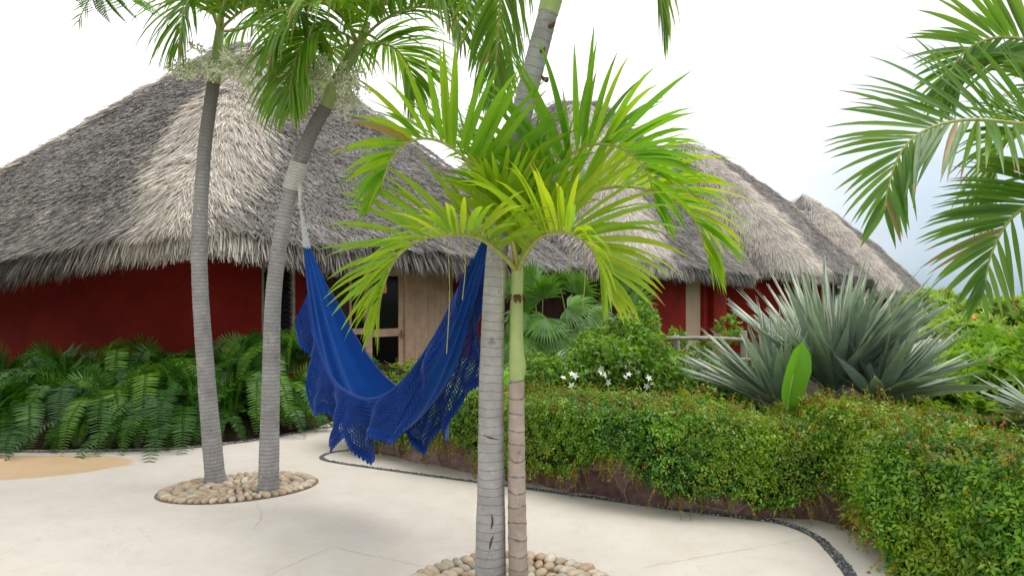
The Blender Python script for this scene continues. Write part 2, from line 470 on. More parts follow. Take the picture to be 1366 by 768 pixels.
def m_stonewall():
    m, nt, pb, out = mat('brown fieldstone masonry')
    p = pos(nt)
    wv = node(nt, 'ShaderNodeVectorMath', operation='MULTIPLY'); nt.links.new(p, wv.inputs[0]); wv.inputs[1].default_value = (1, 1, 1.25)
    ad = node(nt, 'ShaderNodeVectorMath', operation='ADD'); nt.links.new(wv.outputs[0], ad.inputs[0])
    sc = node(nt, 'ShaderNodeVectorMath', operation='SCALE'); sc.inputs['Scale'].default_value = .18
    nt.links.new(noise(nt, p, 4, 4, .6, 1), sc.inputs[0]); nt.links.new(sc.outputs[0], ad.inputs[1])
    v1 = node(nt, 'ShaderNodeTexVoronoi'); v1.inputs['Scale'].default_value = 2.7
    v2 = node(nt, 'ShaderNodeTexVoronoi', feature='DISTANCE_TO_EDGE'); v2.inputs['Scale'].default_value = 2.7
    nt.links.new(ad.outputs[0], v1.inputs['Vector']); nt.links.new(ad.outputs[0], v2.inputs['Vector'])
    sep = node(nt, 'ShaderNodeSeparateColor'); nt.links.new(v1.outputs['Color'], sep.inputs[0])
    c = ramp(nt, sep.outputs[0], [(.1, (.125, .075, .065)), (.5, (.20, .125, .105)), (.9, (.27, .19, .165))])
    nn = noise(nt, p, 16, 6, .65)
    c = mixc(nt, 1., c, ramp(nt, nn, [(.3, (.55, .55, .55)), (.7, (1.35, 1.35, 1.35))]), 'MULTIPLY')
    j = ramp(nt, v2.outputs['Distance'], [(.012, (1, 1, 1)), (.03, (0, 0, 0))])
    c = mixc(nt, j, c, (.24, .18, .15))
    nt.links.new(c, pb.inputs['Base Color'])
    pb.inputs['Roughness'].default_value = .9; pb.inputs['Specular IOR Level'].default_value = .15
    h = math_(nt, 'ADD', ramp(nt, v2.outputs['Distance'], [(0, (0, 0, 0)), (.09, (1, 1, 1))]), math_(nt, 'MULTIPLY', nn, .6))
    bump(nt, pb, h, .7, .03)
    return m
M['stonewall'] = m_stonewall()

PEB = {}
for nm, a, b in (('cream', (.44, .34, .23), (.55, .44, .32)), ('tan', (.40, .28, .18), (.50, .37, .25)), ('grey', (.34, .29, .22), (.45, .39, .31)), ('pale', (.50, .42, .33), (.60, .52, .42))):
    PEB[nm] = simple('%s river stone' % nm, a, .6, .3, 14, .12, .12, 60, b)

# ------------------------------------------------------------------ ground
def poly_sheet(name, pts, z, m, kind='structure'):
    mb = MB(); V = np.array([[p[0], p[1], z] for p in pts], float)
    mb.add(V, np.array([list(range(len(V)))]), .5)
    o = mb.build(name, m, smooth=False); tag(o, kind=kind)
    return o

def grid_sheet(name, xs, ys, zf, m):
    X, Y = np.meshgrid(xs, ys); p = np.stack([X.ravel(), Y.ravel()], 1)
    V = np.column_stack([p, zf(p)])
    nx, ny = len(xs), len(ys)
    i = np.arange(ny - 1)[:, None] * nx + np.arange(nx - 1)[None]
    F = np.stack([i, i + 1, i + nx + 1, i + nx], -1).reshape(-1, 4)
    mb = MB(); mb.add(V, F)
    return tag(mb.build(name, m), kind='structure')

def terr_z(p):
    r = np.clip((p[:, 0] - 7) / 14, 0, 1) * np.clip((p[:, 1] + 5) / 8, 0, 1)
    far = np.clip((np.hypot(p[:, 0], p[:, 1]) - 24) / 60, 0, 1)
    z = -.03 - 2.2 * r * r * (3 - 2 * r) - 3.0 * far
    z += .25 * far * np.sin(p[:, 0] * .21 + 1) * np.cos(p[:, 1] * .17)
    return z
ax = np.concatenate([-np.geomspace(2500, 30, 14), np.linspace(-26, 40, 45), np.geomspace(46, 2500, 14)])
ay = np.concatenate([-np.geomspace(2500, 20, 10), np.linspace(-16, 50, 45), np.geomspace(56, 2500, 14)])
grid_sheet('terrain', ax, ay, terr_z, M['terrain'])

poly_sheet('terrace', [(-18, -6), (5, -6), (5, 4.5), (2.6, 6.0), (-.9, 8.2), (-.9, 12.2), (-2.5, 11), (-18, 11)], 0.0, M['terrace'])

WALLP = np.array([[-1.15, 9.9], [-1.40, 8.6], [-1.63, 7.45], [-1.5, 7.22], [-.85, 6.68], [.1, 5.98], [.72, 5.55], [1.24, 5.22], [1.8, 5.03], [2.25, 4.92], [2.42, 4.55], [2.34, 4.05], [2.5, 3.4], [2.85, 2.7], [3.4, 2.0]])
BEDZ = .38
bedpts = [tuple(p + np.array([0.06, .12])) for p in WALLP] + [(4.6, 1.2), (9.5, 1.2), (9.5, 12.6), (3.0, 14.2), (.4, 13.2), (-.6, 12.0)]
mb = MB(); V = np.array([[x, y, BEDZ] for x, y in bedpts]); n = len(V)
V2 = V.copy(); V2[:, 2] = -2.6
mb.add(np.vstack([V, V2]), np.array([list(range(n))]))
mb.F.append(np.stack([np.arange(n), np.arange(n) + n, (np.arange(n) + 1) % n + n, (np.arange(n) + 1) % n], 1)); mb.T.append(np.full(n, .5)); mb.M.append(np.zeros(n, int))
tag(mb.build('planting_bed', M['soil'], smooth=False), kind='structure')

# fern bed
FE = [(-11.5, 7.2)] + [tuple(G(*q)[:2]) for q in ((-60, 601), (60, 600), (150, 599), (230, 597), (330, 587), (400, 575), (424, 570))]
poly_sheet('fern_bed', FE + [(-2.28, 9.4), (-2.6, 10.6), (-4.0, 9.3), (-11.5, 12.3)], .006, M['soil'])

# low planting step that carries the ferns
# retaining wall
def wall_along(path, h, thick, m, name, label, cat, seed=3, z0=-.02):
    c = spline(path, 150); T = np.gradient(c, axis=0); T = T / np.linalg.norm(T, axis=1)[:, None]
    N = np.stack([T[:, 1], -T[:, 0]], 1)
    zs = np.linspace(z0, h, 9); V = []
    rows = []
    for off, zz in [(0, z) for z in zs] + [(-thick * .5, h + .01), (-thick, h)] + [(-thick, z0)]:
        p = np.column_stack([c + N * off, np.full(len(c), zz)])
        rows.append(p)
    A = np.stack(rows, 1); k = A.shape[1]
    p = A.reshape(-1, 3)
    nn = noise3(p, 1.6, seed, 4) * .028
    q = p + np.column_stack([np.repeat(N, k, 0) * nn[:, None], nn * .3])
    i = np.arange(len(c) - 1)[:, None] * k + np.arange(k - 1)[None]
    F = np.stack([i, i + k, i + k + 1, i + 1], -1).reshape(-1, 4)
    mb = MB(); mb.add(q, F)
    mb.add(q[:k], np.array([list(range(k))])); mb.add(q[-k:], np.array([list(range(k))[::-1]]))
    return tag(mb.build(name, m, loc=(c[75, 0], c[75, 1], 0)), label, cat)
wall_along(WALLP, .43, .32, M['stonewall'], 'retaining_wall', 'low brown fieldstone retaining wall under the creeper hedge, curving along the pale terrace', 'wall')

# pebble inlay lines
def inlay(name, pts, w0, w1, seed):
    r = np.random.default_rng(seed)
    c = spline(pts, 200); w = np.linspace(w0, w1, 200)
    T = nz(np.gradient(c, axis=0)); N = np.stack([-T[:, 1], T[:, 0]], 1)
    a = c + N * w[:, None] / 2; b = c - N * w[:, None] / 2
    V = np.column_stack([np.stack([a, b], 1).reshape(-1, 2), np.full(400, .004)])
    i = np.arange(199)[:, None] * 2
    mb = MB(); mb.add(V, (i + np.array([[1, 3, 2, 0]])))
    tag(mb.build(name + '_grout', M['grout'], smooth=False), kind='structure')
    L = np.linalg.norm(np.diff(c, axis=0), axis=1).sum()
    nrow = 4; nn = int(L / .026) * nrow
    t = r.random(nn) * 199; ii = t.astype(int)
    u = (r.integers(0, nrow, nn) + .5 + r.normal(0, .18, nn)) / nrow - .5
    loc = np.column_stack([c[ii] + N[ii] * (u * w[ii])[:, None], np.full(nn, .007)])
    ang = r.normal(0, .5, nn)
    y = np.column_stack([T[ii] * np.cos(ang)[:, None] + N[ii] * np.sin(ang)[:, None], np.zeros(nn)])
    sv = ICO1[0] * np.array([.55, 1., .5])
    mb = MB(); scatter(mb, sv, ICO1[1], loc, y, np.tile(UPZ, (nn, 1)), r.uniform(.010, .017, nn) * np.sqrt(w[ii] / .07), r.random(nn))
    return tag(mb.build(name + '_pebbles', M['black_pebble']), kind='stuff')
g = lambda *q: tuple(G(*q)[:2])
o = inlay('terrace_inlay', [g(474, 599), g(440, 604), g(429, 611), g(450, 617), g(520, 627), g(600, 638), g(700, 651), g(800, 665), g(900, 679), g(980, 689), g(1040, 697), g(1085, 714), g(1112, 738), g(1135, 768), g(1150, 800)], .040, .075, 4)
tag(o, 'dark pebble line set into the terrace below the hedge wall', 'pebbles')
o = inlay('fern_bed_inlay', [(-7.2, 7.15)] + [(x - .0, y - .09) for x, y in FE[2:]] + [(-2.26, 8.62), (-2.35, 8.85)], .05, .06, 5)
tag(o, 'dark pebble line set into the terrace along the fern bed', 'pebbles')

def crack(pts, w):
    c = spline([g(*q) for q in pts], 60); T = nz(np.gradient(c, axis=0)); N = np.stack([-T[:, 1], T[:, 0]], 1)
    c = c + N * (rng.normal(0, .004, 60))[:, None]
    ww = w * .7 * rng.uniform(.3, 1.4, 60)[:, None]
    V = np.column_stack([np.stack([c + N * ww, c - N * ww], 1).reshape(-1, 2), np.full(120, .004)])
    i = np.arange(59)[:, None] * 2
    mb = MB(); mb.add(V, i + np.array([[1, 3, 2, 0]]))
    tag(mb.build('terrace_crack', M['crack'], smooth=False), kind='structure')
crack([(352, 770), (400, 748), (443, 730)], .0022)
crack([(446, 730), (480, 738), (520, 746), (565, 756)], .0018)
crack([(343, 672), (349, 690), (342, 700), (338, 706)], .0018)
crack([(860, 757), (940, 742), (1010, 730), (1078, 718)], .0018)
crack([(338, 706), (358, 710)], .0018)

# pebbles round the palms
def pebble_oval(cx, cy, ax_, ay_, rot, size, trunks, where, seed, n_rings):
    r = np.random.default_rng(seed)
    a = np.linspace(0, 2 * np.pi, 90, endpoint=False)
    cr, sr = math.cos(rot), math.sin(rot)
    def E(k, t):
        x, y = k * ax_ * np.cos(t), k * ay_ * np.sin(t)
        return np.stack([cx + cr * x - sr * y, cy + sr * x + cr * y], -1)
    V = np.column_stack([E(1.03, a), np.full(90, .004)])
    mb = MB(); mb.add(V, np.array([list(range(90))])); tag(mb.build('pebble_bed', M['mortar'], smooth=False), kind='structure')
    meshes = []
    names = list(PEB)
    for nm in names:
        for k in range(3):
            v = ICO2[0] * np.array([.56, 1., .48]) * np.array([r.uniform(.9, 1.12), 1, r.uniform(.9, 1.1)])
            v = v * (1 + .07 * noise3(ICO2[0], .35, seed * 50 + k + 7 * names.index(nm), 2))[:, None]
            mb = MB(); mb.add(v, ICO2[1]); o = mb.build('river_pebble', PEB[nm], smooth=True)
            meshes.append((nm, o.data)); bpy.data.objects.remove(o)
    tot = 0
    for q in range(n_rings):
        k = 1 - (q + .5) / n_rings * (1 - .04) if n_rings else 1
        k = max(k, .05)
        per = 2 * np.pi * k * math.sqrt((ax_**2 + ay_**2) / 2)
        m = max(3, int(per / (size * 1.06)))
        for i in range(m):
            t = 2 * np.pi * (i + .15 * r.random()) / m + q * .7
            p = E(k, t) + r.normal(0, size * .05, 2)
            if any(np.hypot(p[0] - tx, p[1] - ty) < tr for tx, ty, tr in trunks): continue
            w = r.choice(len(names), p=[.42, .22, .18, .18]); nm, me = meshes[w * 3 + r.integers(0, 3)]
            o = bpy.data.objects.new('river_pebble', me); COL.objects.link(o)
            rr = p - np.array([cx, cy])
            s = size * r.uniform(.82, 1.12)
            o.scale = (s, s, s); o.rotation_euler = (r.normal(0, .12), r.normal(0, .12), math.atan2(rr[1], rr[0]) - math.pi / 2 + r.normal(0, .13))
            o.location = (p[0], p[1], s * .30)
            tag(o, 'smooth %s river pebble bedded in the %s' % (nm, where), 'pebble', 'rounded pebbles in the %s' % where)
            tot += 1
    return tot
pebble_oval(-2.32, 5.82, .63, .43, rad(22), .052, [(-2.58, 5.95, .10), (-2.04, 5.72, .10)], 'oval bed under the two leaning palms', 1, 6)
pebble_oval(.0, 3.72, .60, .56, 0, .060, [(-.116, 3.79, .11), (.037, 3.75, .09)], 'round bed under the thickest trunk', 2, 5)

# ------------------------------------------------------------------ huts
def inset(c, d):
    """c: F,R,B,L corners (2d, counter-clockwise from above)"""
    out = []; n = len(c)
    for i in range(n):
        a, b, e = c[i - 1], c[i], c[(i + 1) % n]
        u, v = nz(b - a), nz(e - b)
        nu, nv = np.array([-u[1], u[0]]), np.array([-v[1], v[0]])
        A = np.array([nu, nv]); rhs = np.array([nu @ b + d, nv @ b + d])
        out.append(np.linalg.solve(A, rhs))
    return np.array(out)

class Face:
    def __init__(s, p0, p1, thick=.2):
        s.p0, s.p1 = p0, p1; s.L = np.linalg.norm(p1 - p0); s.e = (p1 - p0) / s.L
        s.n = np.array([s.e[1], -s.e[0]])       # outward
        s.Mx = np.array([[s.e[0], s.e[1], 0], [s.n[0], s.n[1], 0], [0, 0, 1]])
        s.o = np.array([p0[0], p0[1], 0])
    def s_at(s, px):
        k = (px - 683) / FP
        # p0.x + e.x*t = k*(p0.y+e.y*t)
        return (k * s.p0[1] - s.p0[0]) / (s.e[0] - k * s.e[1])
    def d_at(s, px):
        return s.p0[1] + s.e[1] * s.s_at(px)
    def z_at(s, px, py):
        return CAMZ + (HY - py) / FP * s.d_at(px)
    def box(s, mb, s0, s1, z0, z1, o0, o1, tint=.5, m=0):
        box(mb, (s0, o0, z0), (s1, o1, z1), tint, m, s.Mx, s.o)

def wall_face(mb, f, z0, z1, openings, thick=.2):
    x = 0
    for (a, b, c, d) in sorted(openings):
        if a > x: f.box(mb, x, a, z0, z1, -thick, 0)
        if c > z0: f.box(mb, a, b, z0, c, -thick, 0)
        if d < z1: f.box(mb, a, b, d, z1, -thick, 0)
        x = b
    f.box(mb, x, f.L, z0, z1, -thick, 0)

class Roof:
    def __init__(s, corners, apex, bulge, seed, ridge=None):
        c = np.array(corners, float)
        pts = []
        for i in range(4):
            a, b = c[i], c[(i + 1) % 4]
            for t in np.linspace(0, 1, 24, endpoint=False): pts.append(a + (b - a) * t)
        pts = np.array(pts); lab = np.arange(96) / 96.
        for _ in range(3):
            pts = (np.roll(pts, 1, 0) + 2 * pts + np.roll(pts, -1, 0)) / 4
        pts = np.vstack([pts, pts[:1]])
        s.E = pts; s.apex = np.array(apex, float); s.ridge = np.array(ridge if ridge is not None else [0, 0, 0], float)
        s.bulge = bulge; s.seed = seed
        s.cornera = [0, .25, .5, .75]
        s.cen = pts[:-1].mean(0)
        s.per = np.linalg.norm(np.diff(pts, axis=0), axis=1).sum()
    def eave(s, a):
        t = (np.asarray(a) % 1) * 96; i = t.astype(int); f = (t - i)[:, None]
        return s.E[i] * (1 - f) + s.E[i + 1] * f
    def top(s, a):
        w = np.cos(2 * np.pi * (np.asarray(a) - .25))[:, None]    # ridge runs between the R and L corners
        return s.apex + s.ridge * w
    def surf(s, a, r, off=0):
        a = np.asarray(a, float); r = np.asarray(r, float)
        p = s.eave(a) * (1 - r)[:, None] + s.top(a) * r[:, None]
        p[:, 2] += s.bulge * np.sin(np.pi * np.clip(r, 0, 1)) + off
        nn = noise3(p, .45, s.seed, 4) * .06
        p[:, 2] += nn * np.clip(1.5 - np.abs(r - .4), 0, 1)
        return p
    def nrm(s, a, r):
        e = .004
        da = s.surf(a + e, r) - s.surf(a - e, r); dr = s.surf(a, r + e) - s.surf(a, r - e)
        n = nz(np.cross(da, dr)); n[n[:, 2] < 0] *= -1
        return n, nz(-dr), nz(da)

def hut(label, F, L, B, Rr, apex, seed, counts, caps=(0, 1, 2, 3), capw=.043, bulge=.25, ridge=None, wall_top=2.7, z0=-.6, ins=.88):
    F, L, B, Rr = [np.array(q, float) for q in (F, L, B, Rr)]
    r = np.random.default_rng(seed)
    rf = Roof([F, Rr, B, L], apex, bulge, seed, ridge)
    cen = rf.cen
    t = thing('thatched_hut', (cen[0], cen[1], 0), label, 'hut')
    # base shell
    na, nr = 193, 16
    a = np.linspace(0, 1, na); rr = np.linspace(0, 1, nr)
    A, Rg = np.meshgrid(a, rr)
    top = rf.surf(A.ravel(), Rg.ravel(), -.03)
    low = rf.surf(A.ravel(), .012 + Rg.ravel() * .988, -.30)
    ctr = np.array([rf.apex[0], rf.apex[1], 0])
    i = np.arange(nr - 1)[:, None] * na + np.arange(na - 1)[None]
    Fq = np.stack([i, i + 1, i + na + 1, i + na], -1).reshape(-1, 4)
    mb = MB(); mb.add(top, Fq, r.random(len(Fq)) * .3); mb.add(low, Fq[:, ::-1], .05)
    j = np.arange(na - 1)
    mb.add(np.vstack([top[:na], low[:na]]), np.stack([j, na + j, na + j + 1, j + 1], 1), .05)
    # strands
    n = counts
    def strands(mb2, a, rr, lift, lo, hi, w0, w1, jit, tint, off=.02, fan=None, dr=.0):
        N, D, T = rf.nrm(a, rr)
        p = rf.surf(a, rr) + N * (off + r.random(len(a)) * .04)[:, None]
        d = D + N * (lift + r.normal(0, .10, len(a)))[:, None] + T * r.normal(0, jit, len(a))[:, None]
        if fan is not None: d = d + T * fan[:, None]
        strips(mb2, p, d, N + T * r.normal(0, .5, len(a))[:, None], r.uniform(lo, hi, len(a)) * (1 + 2.2 * np.exp(-rr / .07)), r.uniform(w0, w1, len(a)), dr, K=2, fold=.0, prof=np.array([.7, 1., .25]), tint=tint)
    def hipd(a):
        d = np.stack([np.abs((a - c + .5) % 1 - .5) for c in rf.cornera]); return d
    nf = int(n)
    edges = r.random(nf)
    a = np.where(edges < .46, .25 * r.random(nf), np.where(edges < .92, .75 + .25 * r.random(nf), .25 + .5 * r.random(nf)))
    q = 1 - np.sqrt(1 - r.random(nf)); q = np.where(r.random(nf) < .93, q, r.random(nf))
    pp = rf.surf(a, q)
    big = noise3(pp, .9, seed + 5, 3)
    tint = np.clip(.52 + .09 * big + r.normal(0, .15, nf) - .45 * (r.random(nf) < .10), 0, 1)
    sc = 1.0
    strands(mb, a, q, .34, .035, .11, .006, .012, .75, tint)
    # eave fringe
    ne = int(n * .32)
    a = np.where(r.random(ne) < .88, ((r.random(ne) - .5) * .54), r.random(ne)) % 1
    N, D, T = rf.nrm(a, np.full(ne, .03))
    k = r.random(ne)
    p = rf.surf(a, r.uniform(-.012, .10, ne)) - N * (k * .26)[:, None] + UPZ * .02
    d = D * (1 - .65 * k)[:, None] + np.array([0, 0, -.55]) + T * r.normal(0, .18, ne)[:, None] + N * r.normal(0, .12, ne)[:, None]
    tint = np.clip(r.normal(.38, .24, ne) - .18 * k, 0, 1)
    strips(mb, p, d, N, r.uniform(.08, .44, ne) * (1 - .25 * k), r.uniform(.009, .020, ne), .25, K=3, fold=0., prof=np.array([.8, 1., .8, .2]), tint=tint)
    roof = mb.build('roof', [M['thatch']], t)
    roof['label'] = 'steep grey palm-thatch roof with shaggy eaves'
    # bleached hip caps
    mbh = MB()
    nh = int(n * .25 * capw / .043)
    for ci, c in enumerate(rf.cornera):
        if ci not in caps: continue
        m = nh if ci == 0 else (nh // 3 if ci in (1, 3) else nh // 12)
        q = 1 - np.sqrt(1 - r.random(m) * .998)
        half = ((capw if ci == 0 else .022) * (1 + .25 * (noise3(np.column_stack([q * 6, q * 0, q * 0]), .5, seed + 3, 2))))
        half = half * 22 / rf.per * (.80 + .9 * q)
        u = np.clip(r.normal(0, .45, m), -1.15, 1.15)
        da = u * half
        a = (c + da) % 1
        tint = np.clip(.55 + r.normal(0, .2, m), 0, 1)
        N, D, T = rf.nrm(a, np.clip(q, .01, .985))
        p = rf.surf(a, np.clip(q, 0.0, .985)) + N * (.03 + .10 * (1 - np.abs(u) / 1.2) * r.random(m))[:, None]
        d = D + N * (.10 + r.normal(0, .10, m))[:, None] + T * (u * .45 + r.normal(0, .22, m))[:, None]
        strips(mbh, p, d, N + T * r.normal(0, .5, m)[:, None], r.uniform(.12, .36, m), r.uniform(.007, .016, m), .06, K=2, fold=0., prof=np.array([.7, 1., .2]), tint=tint)
        if ci in (0, 1, 3):     # cap hanging over the eave corner
            m2 = m // 7
            u = np.clip(r.normal(0, .45, m2), -1.15, 1.15); a = (c + u * half[:m2] * 1.1) % 1
            N, D, T = rf.nrm(a, np.full(m2, .03))
            p = rf.surf(a, r.uniform(0, .05, m2)) + N * (.04 - r.random(m2) * .18)[:, None]
            strips(mbh, p, D + np.array([0, 0, -.5]) + T * (u * .4 + r.normal(0, .16, m2))[:, None], N, r.uniform(.2, .46, m2), r.uniform(.012, .026, m2), .25, K=3, fold=0., prof=np.array([.8, 1., .8, .2]), tint=np.clip(r.normal(.5, .22, m2), 0, 1))
    mbh.build('hip_cap', [M['thatch_light']], roof)
    w = inset(np.array([F[:2], Rr[:2], B[:2], L[:2]]), ins)
    return t, w, rf, wall_top, z0

def build_walls(t, w, z0, z1, front_open=(), left_open=()):
    mb = MB()
    fr, rb, bl, lf = Face(w[0], w[1]), Face(w[1], w[2]), Face(w[2], w[3]), Face(w[3], w[0])
    wall_face(mb, fr, z0, z1, list(front_open))
    for f, op in ((rb, ()), (bl, ()), (lf, left_open)):
        wall_face(mb, f, z0, z1, list(op))
    wl = mb.build('wall', M['red'], t, smooth=False)
    return fr, lf, wl

# --- hut 1
H1F = [-3.98, 8.05, 2.50]
t1, w1, rf1, *_ = hut('largest thatched hut at left with dark red walls, louvred window and timber door', H1F, [-12.3, 11.9, 1.66], [-6.5, 17.4, 2.0], [1.55, 13.75, 2.22],
                       P(345, 58, 12.3), 21, 210000, bulge=.12, ridge=[.25, .15, 0], ins=1.38, caps=(0, 2, 3))
fr = Face(w1[0], w1[1])
s = fr.s_at
op = [(s(349), s(394), .45, 2.15), (s(466), s(608), .0, 2.22), (s(616), s(640), .7, 2.15)]
fr, lf, wl = build_walls(t1, w1, -.05, 2.62, op)
# window
mb = MB(); a, b = s(349), s(394)
fr.box(mb, a, a + .05, .45, 2.15, -.12, -.02); fr.box(mb, b - .045, b, .45, 2.15, -.12, -.005); fr.box(mb, a + .05, b - .045, .45, .5, -.12, -.02); fr.box(mb, a + .05, b - .045, 2.1, 2.15, -.12, -.02)
win = mb.build('window', M['grey_wood'], t1, smooth=False)
mb = MB()
for z in np.arange(.53, 2.08, .075):
    V0 = np.array([[a + .052, -.11, z + .055], [b - .047, -.11, z + .055], [b - .047, -.035, z], [a + .052, -.035, z]])
    V1 = V0 + np.array([0, 0, .008]); V = np.vstack([V0, V1]) @ fr.Mx + fr.o
    mb.add(V, np.array([[0, 3, 2, 1], [4, 5, 6, 7], [0, 1, 5, 4], [1, 2, 6, 5], [2, 3, 7, 6], [3, 0, 4, 7]]))
mb.build('louvre', M['louver'], win, smooth=False)
# small window right
mb = MB(); a, b = s(616), s(640)
fr.box(mb, a, a + .03, .7, 2.15, -.12, -.02); fr.box(mb, b - .03, b, .7, 2.15, -.12, -.02); fr.box(mb, a + .03, b - .03, .7, .73, -.12, -.02)
win2 = mb.build('window', M['wood_dark'], t1, smooth=False)
mb = MB(); fr.box(mb, a + .03, b - .03, .73, 2.15, -.08, -.07); mb.build('pane', M['glass'], win2, smooth=False)
# sidelight
mb = MB(); a, b = s(466), s(492)
fr.box(mb, a, a + .06, 0, 2.22, -.14, -.02); fr.box(mb, b - .05, b, 0, 2.22, -.14, -.02); fr.box(mb, a + .06, b - .05, 0, .14, -.13, -.03); fr.box(mb, a + .06, b - .05, 1.02, 1.12, -.13, -.03); fr.box(mb, a + .06, b - .05, 2.06, 2.22, -.13, -.03)
sl = bevel(mb.build('sidelight', M['wood'], t1, smooth=False), .006)
mb = MB(); fr.box(mb, a + .06, b - .05, .14, 1.02, -.085, -.075); fr.box(mb, a + .06, b - .05, 1.12, 2.06, -.085, -.075); mb.build('pane', M['glass'], sl, smooth=False)
# door leaf
mb = MB(); a, b = s(493), s(541)
w_ = .10
fr.box(mb, a, a + w_, .02, 2.16, -.12, -.06); fr.box(mb, b - w_, b, .02, 2.16, -.12, -.06)
for z0_, z1_ in ((.02, .22), (.96, 1.10), (2.02, 2.16)): fr.box(mb, a + w_, b - w_, z0_, z1_, -.12, -.06)
dr = bevel(mb.build('door', M['wood'], t1, smooth=False), .006)
mb = MB(); fr.box(mb, a + w_, b - w_, .22, .96, -.095, -.085); fr.box(mb, a + w_, b - w_, 1.10, 2.02, -.095, -.085); mb.build('pane', M['glass'], dr, smooth=False)
mb = MB(); fr.box(mb, b - .065, b - .035, .92, 1.06, -.06, -.045)
tube(mb, [np.array([b - .05, -.045, 1.0]) @ fr.Mx + fr.o, np.array([b - .05, .0, 1.0]) @ fr.Mx + fr.o, np.array([b - .15, .005, .995]) @ fr.Mx + fr.o], .009, 8)
mb.build('handle', M['metal'], dr)
# door post and head
mb = MB(); a, b = s(541.4), s(546.4); fr.box(mb, a, b, 0, 2.22, -.15, -.01); fr.box(mb, s(492.4), s(541), 2.17, 2.22, -.15, -.01)
bevel(mb.build('door_frame', M['wood'], t1, smooth=False), .006)
# plank shutter
mb = MB(); a, b = s(547), s(607); k = 7; ws = (b - a) / k
for i in range(k): fr.box(mb, a + i * ws + .002, a + (i + 1) * ws - .002, .02, 2.2, -.11, -.05 + .003 * (i % 2))
sh = bevel(mb.build('shutter', M['wood'], t1, smooth=False), .005)
mb = MB(); fr.box(mb, s(600), s(602.5), 1.78, 2.02, -.05, -.035)
mb.build('shutter_bolt', M['wood_dark'], sh, smooth=False)
# dark timber lining left of the sidelight
mb = MB()
a, b = s(410), s(464); k = 6; ws = (b - a) / k
for i in range(k): fr.box(mb, a + i * ws + .002, a + (i + 1) * ws - .002, .02, 2.2, .0, .03 + .002 * (i % 2))
bevel(mb.build('timber_lining', M['wood_dark'], t1, smooth=False), .004)
# lantern inside the door glass
lp = np.array([s(526), -.30, 1.72]) @ fr.Mx + fr.o
lt = thing('hanging_lantern', lp, 'small lit amber lantern hanging behind the upper door glass', 'lantern')
mb = MB(); tube(mb, [lp + np.array([0, 0, z]) for z in (0, .03, .12, .17, .2)], np.array([.03, .045, .045, .035, .015]), 12); mb.build('lamp_shade', M['lamp'], lt)
mb = MB(); tube(mb, [lp + np.array([0, 0, .2]), lp + np.array([0, 0, .85])], .004, 6); mb.build('chain', M['wood_dark'], lt)

# --- hut 2
t2, w2, *_ = hut('second thatched hut from the left, standing behind the bright young palm', [2.84, 14.0, 2.42], [-5.2, 19.4, 2.3], [-1.4, 23.0, 2.3], [6.35, 17.7, 2.30],
                 P(770, 134, 18.5), 22, 100000, bulge=.22, ridge=[.5, -.1, 0], capw=.055)
f2 = Face(w2[0], w2[1]); s = f2.s_at
fr2, lf2, _ = build_walls(t2, w2, -.5, 2.5, [(s(915), s(943), -.2, 2.15), (s(963), s(968), -.2, 2.2)], ())
mb = MB(); f2.box(mb, s(915), s(943), -.2, 2.15, -.09, -.06); bevel(mb.build('door', M['beige'], t2, smooth=False), .01)
mb = MB(); f2.box(mb, s(945), s(962), -.5, 2.4, 0, .16); bevel(mb.build('pillar', M['red'], t2, smooth=False), .02)
mb = MB(); f2.box(mb, s(963), s(968), -.2, 2.2, -.15, -.12); mb.build('window', M['louver'], t2, smooth=False)
l2 = Face(w2[3], w2[0])
mb = MB(); k0 = l2.L - 3.6
for i in range(16): l2.box(mb, k0 + i * .22, k0 + i * .22 + .214, .1, 2.1, 0, .03 + .002 * (i % 2))
bevel(mb.build('door', M['wood_dark'], t2, smooth=False), .004)  # dark timber wall added here, eave shade put into its colour

# --- hut 3
t3, w3, *_ = hut('third thatched hut in the row, behind the big silver sword plant', [8.6, 19.5, 2.52], [2.0, 22.9, 2.4], [6.1, 27.3, 2.3], [12.7, 23.9, 2.32],
                 P(918, 194, 23.3), 23, 56000, bulge=.30, ridge=[.4, 0, 0], capw=.07)
f3 = Face(w3[3], w3[0]); s = f3.s_at
fr3, lf3, _ = build_walls(t3, w3, -1.5, 2.4, (), [(s(1050), s(1062), .2, 2.0)])
mb = MB(); f3.box(mb, s(1050), s(1062), .2, 2.0, -.12, -.09); mb.build('window', M['louver'], t3, smooth=False)
f3 = Face(w3[0], w3[1]); s = f3.s_at
mb = MB(); f3.box(mb, s(1105), s(1125), -.6, 2.0, .0, .05); bevel(mb.build('door', M['wood_dark'], t3, smooth=False), .01)

# --- hut 4
t4, w4, *_ = hut('farthest thatched hut, its pale roof running down to the trees at right', [14.6, 26.0, 2.02], [8.5, 28.5, 1.9], [12.0, 32.6, 1.9], [18.4, 29.8, 1.70],
                 P(1070, 259, 29.8), 24, 34000, bulge=.3, capw=.075)
build_walls(t4, w4, -2.8, 1.95)

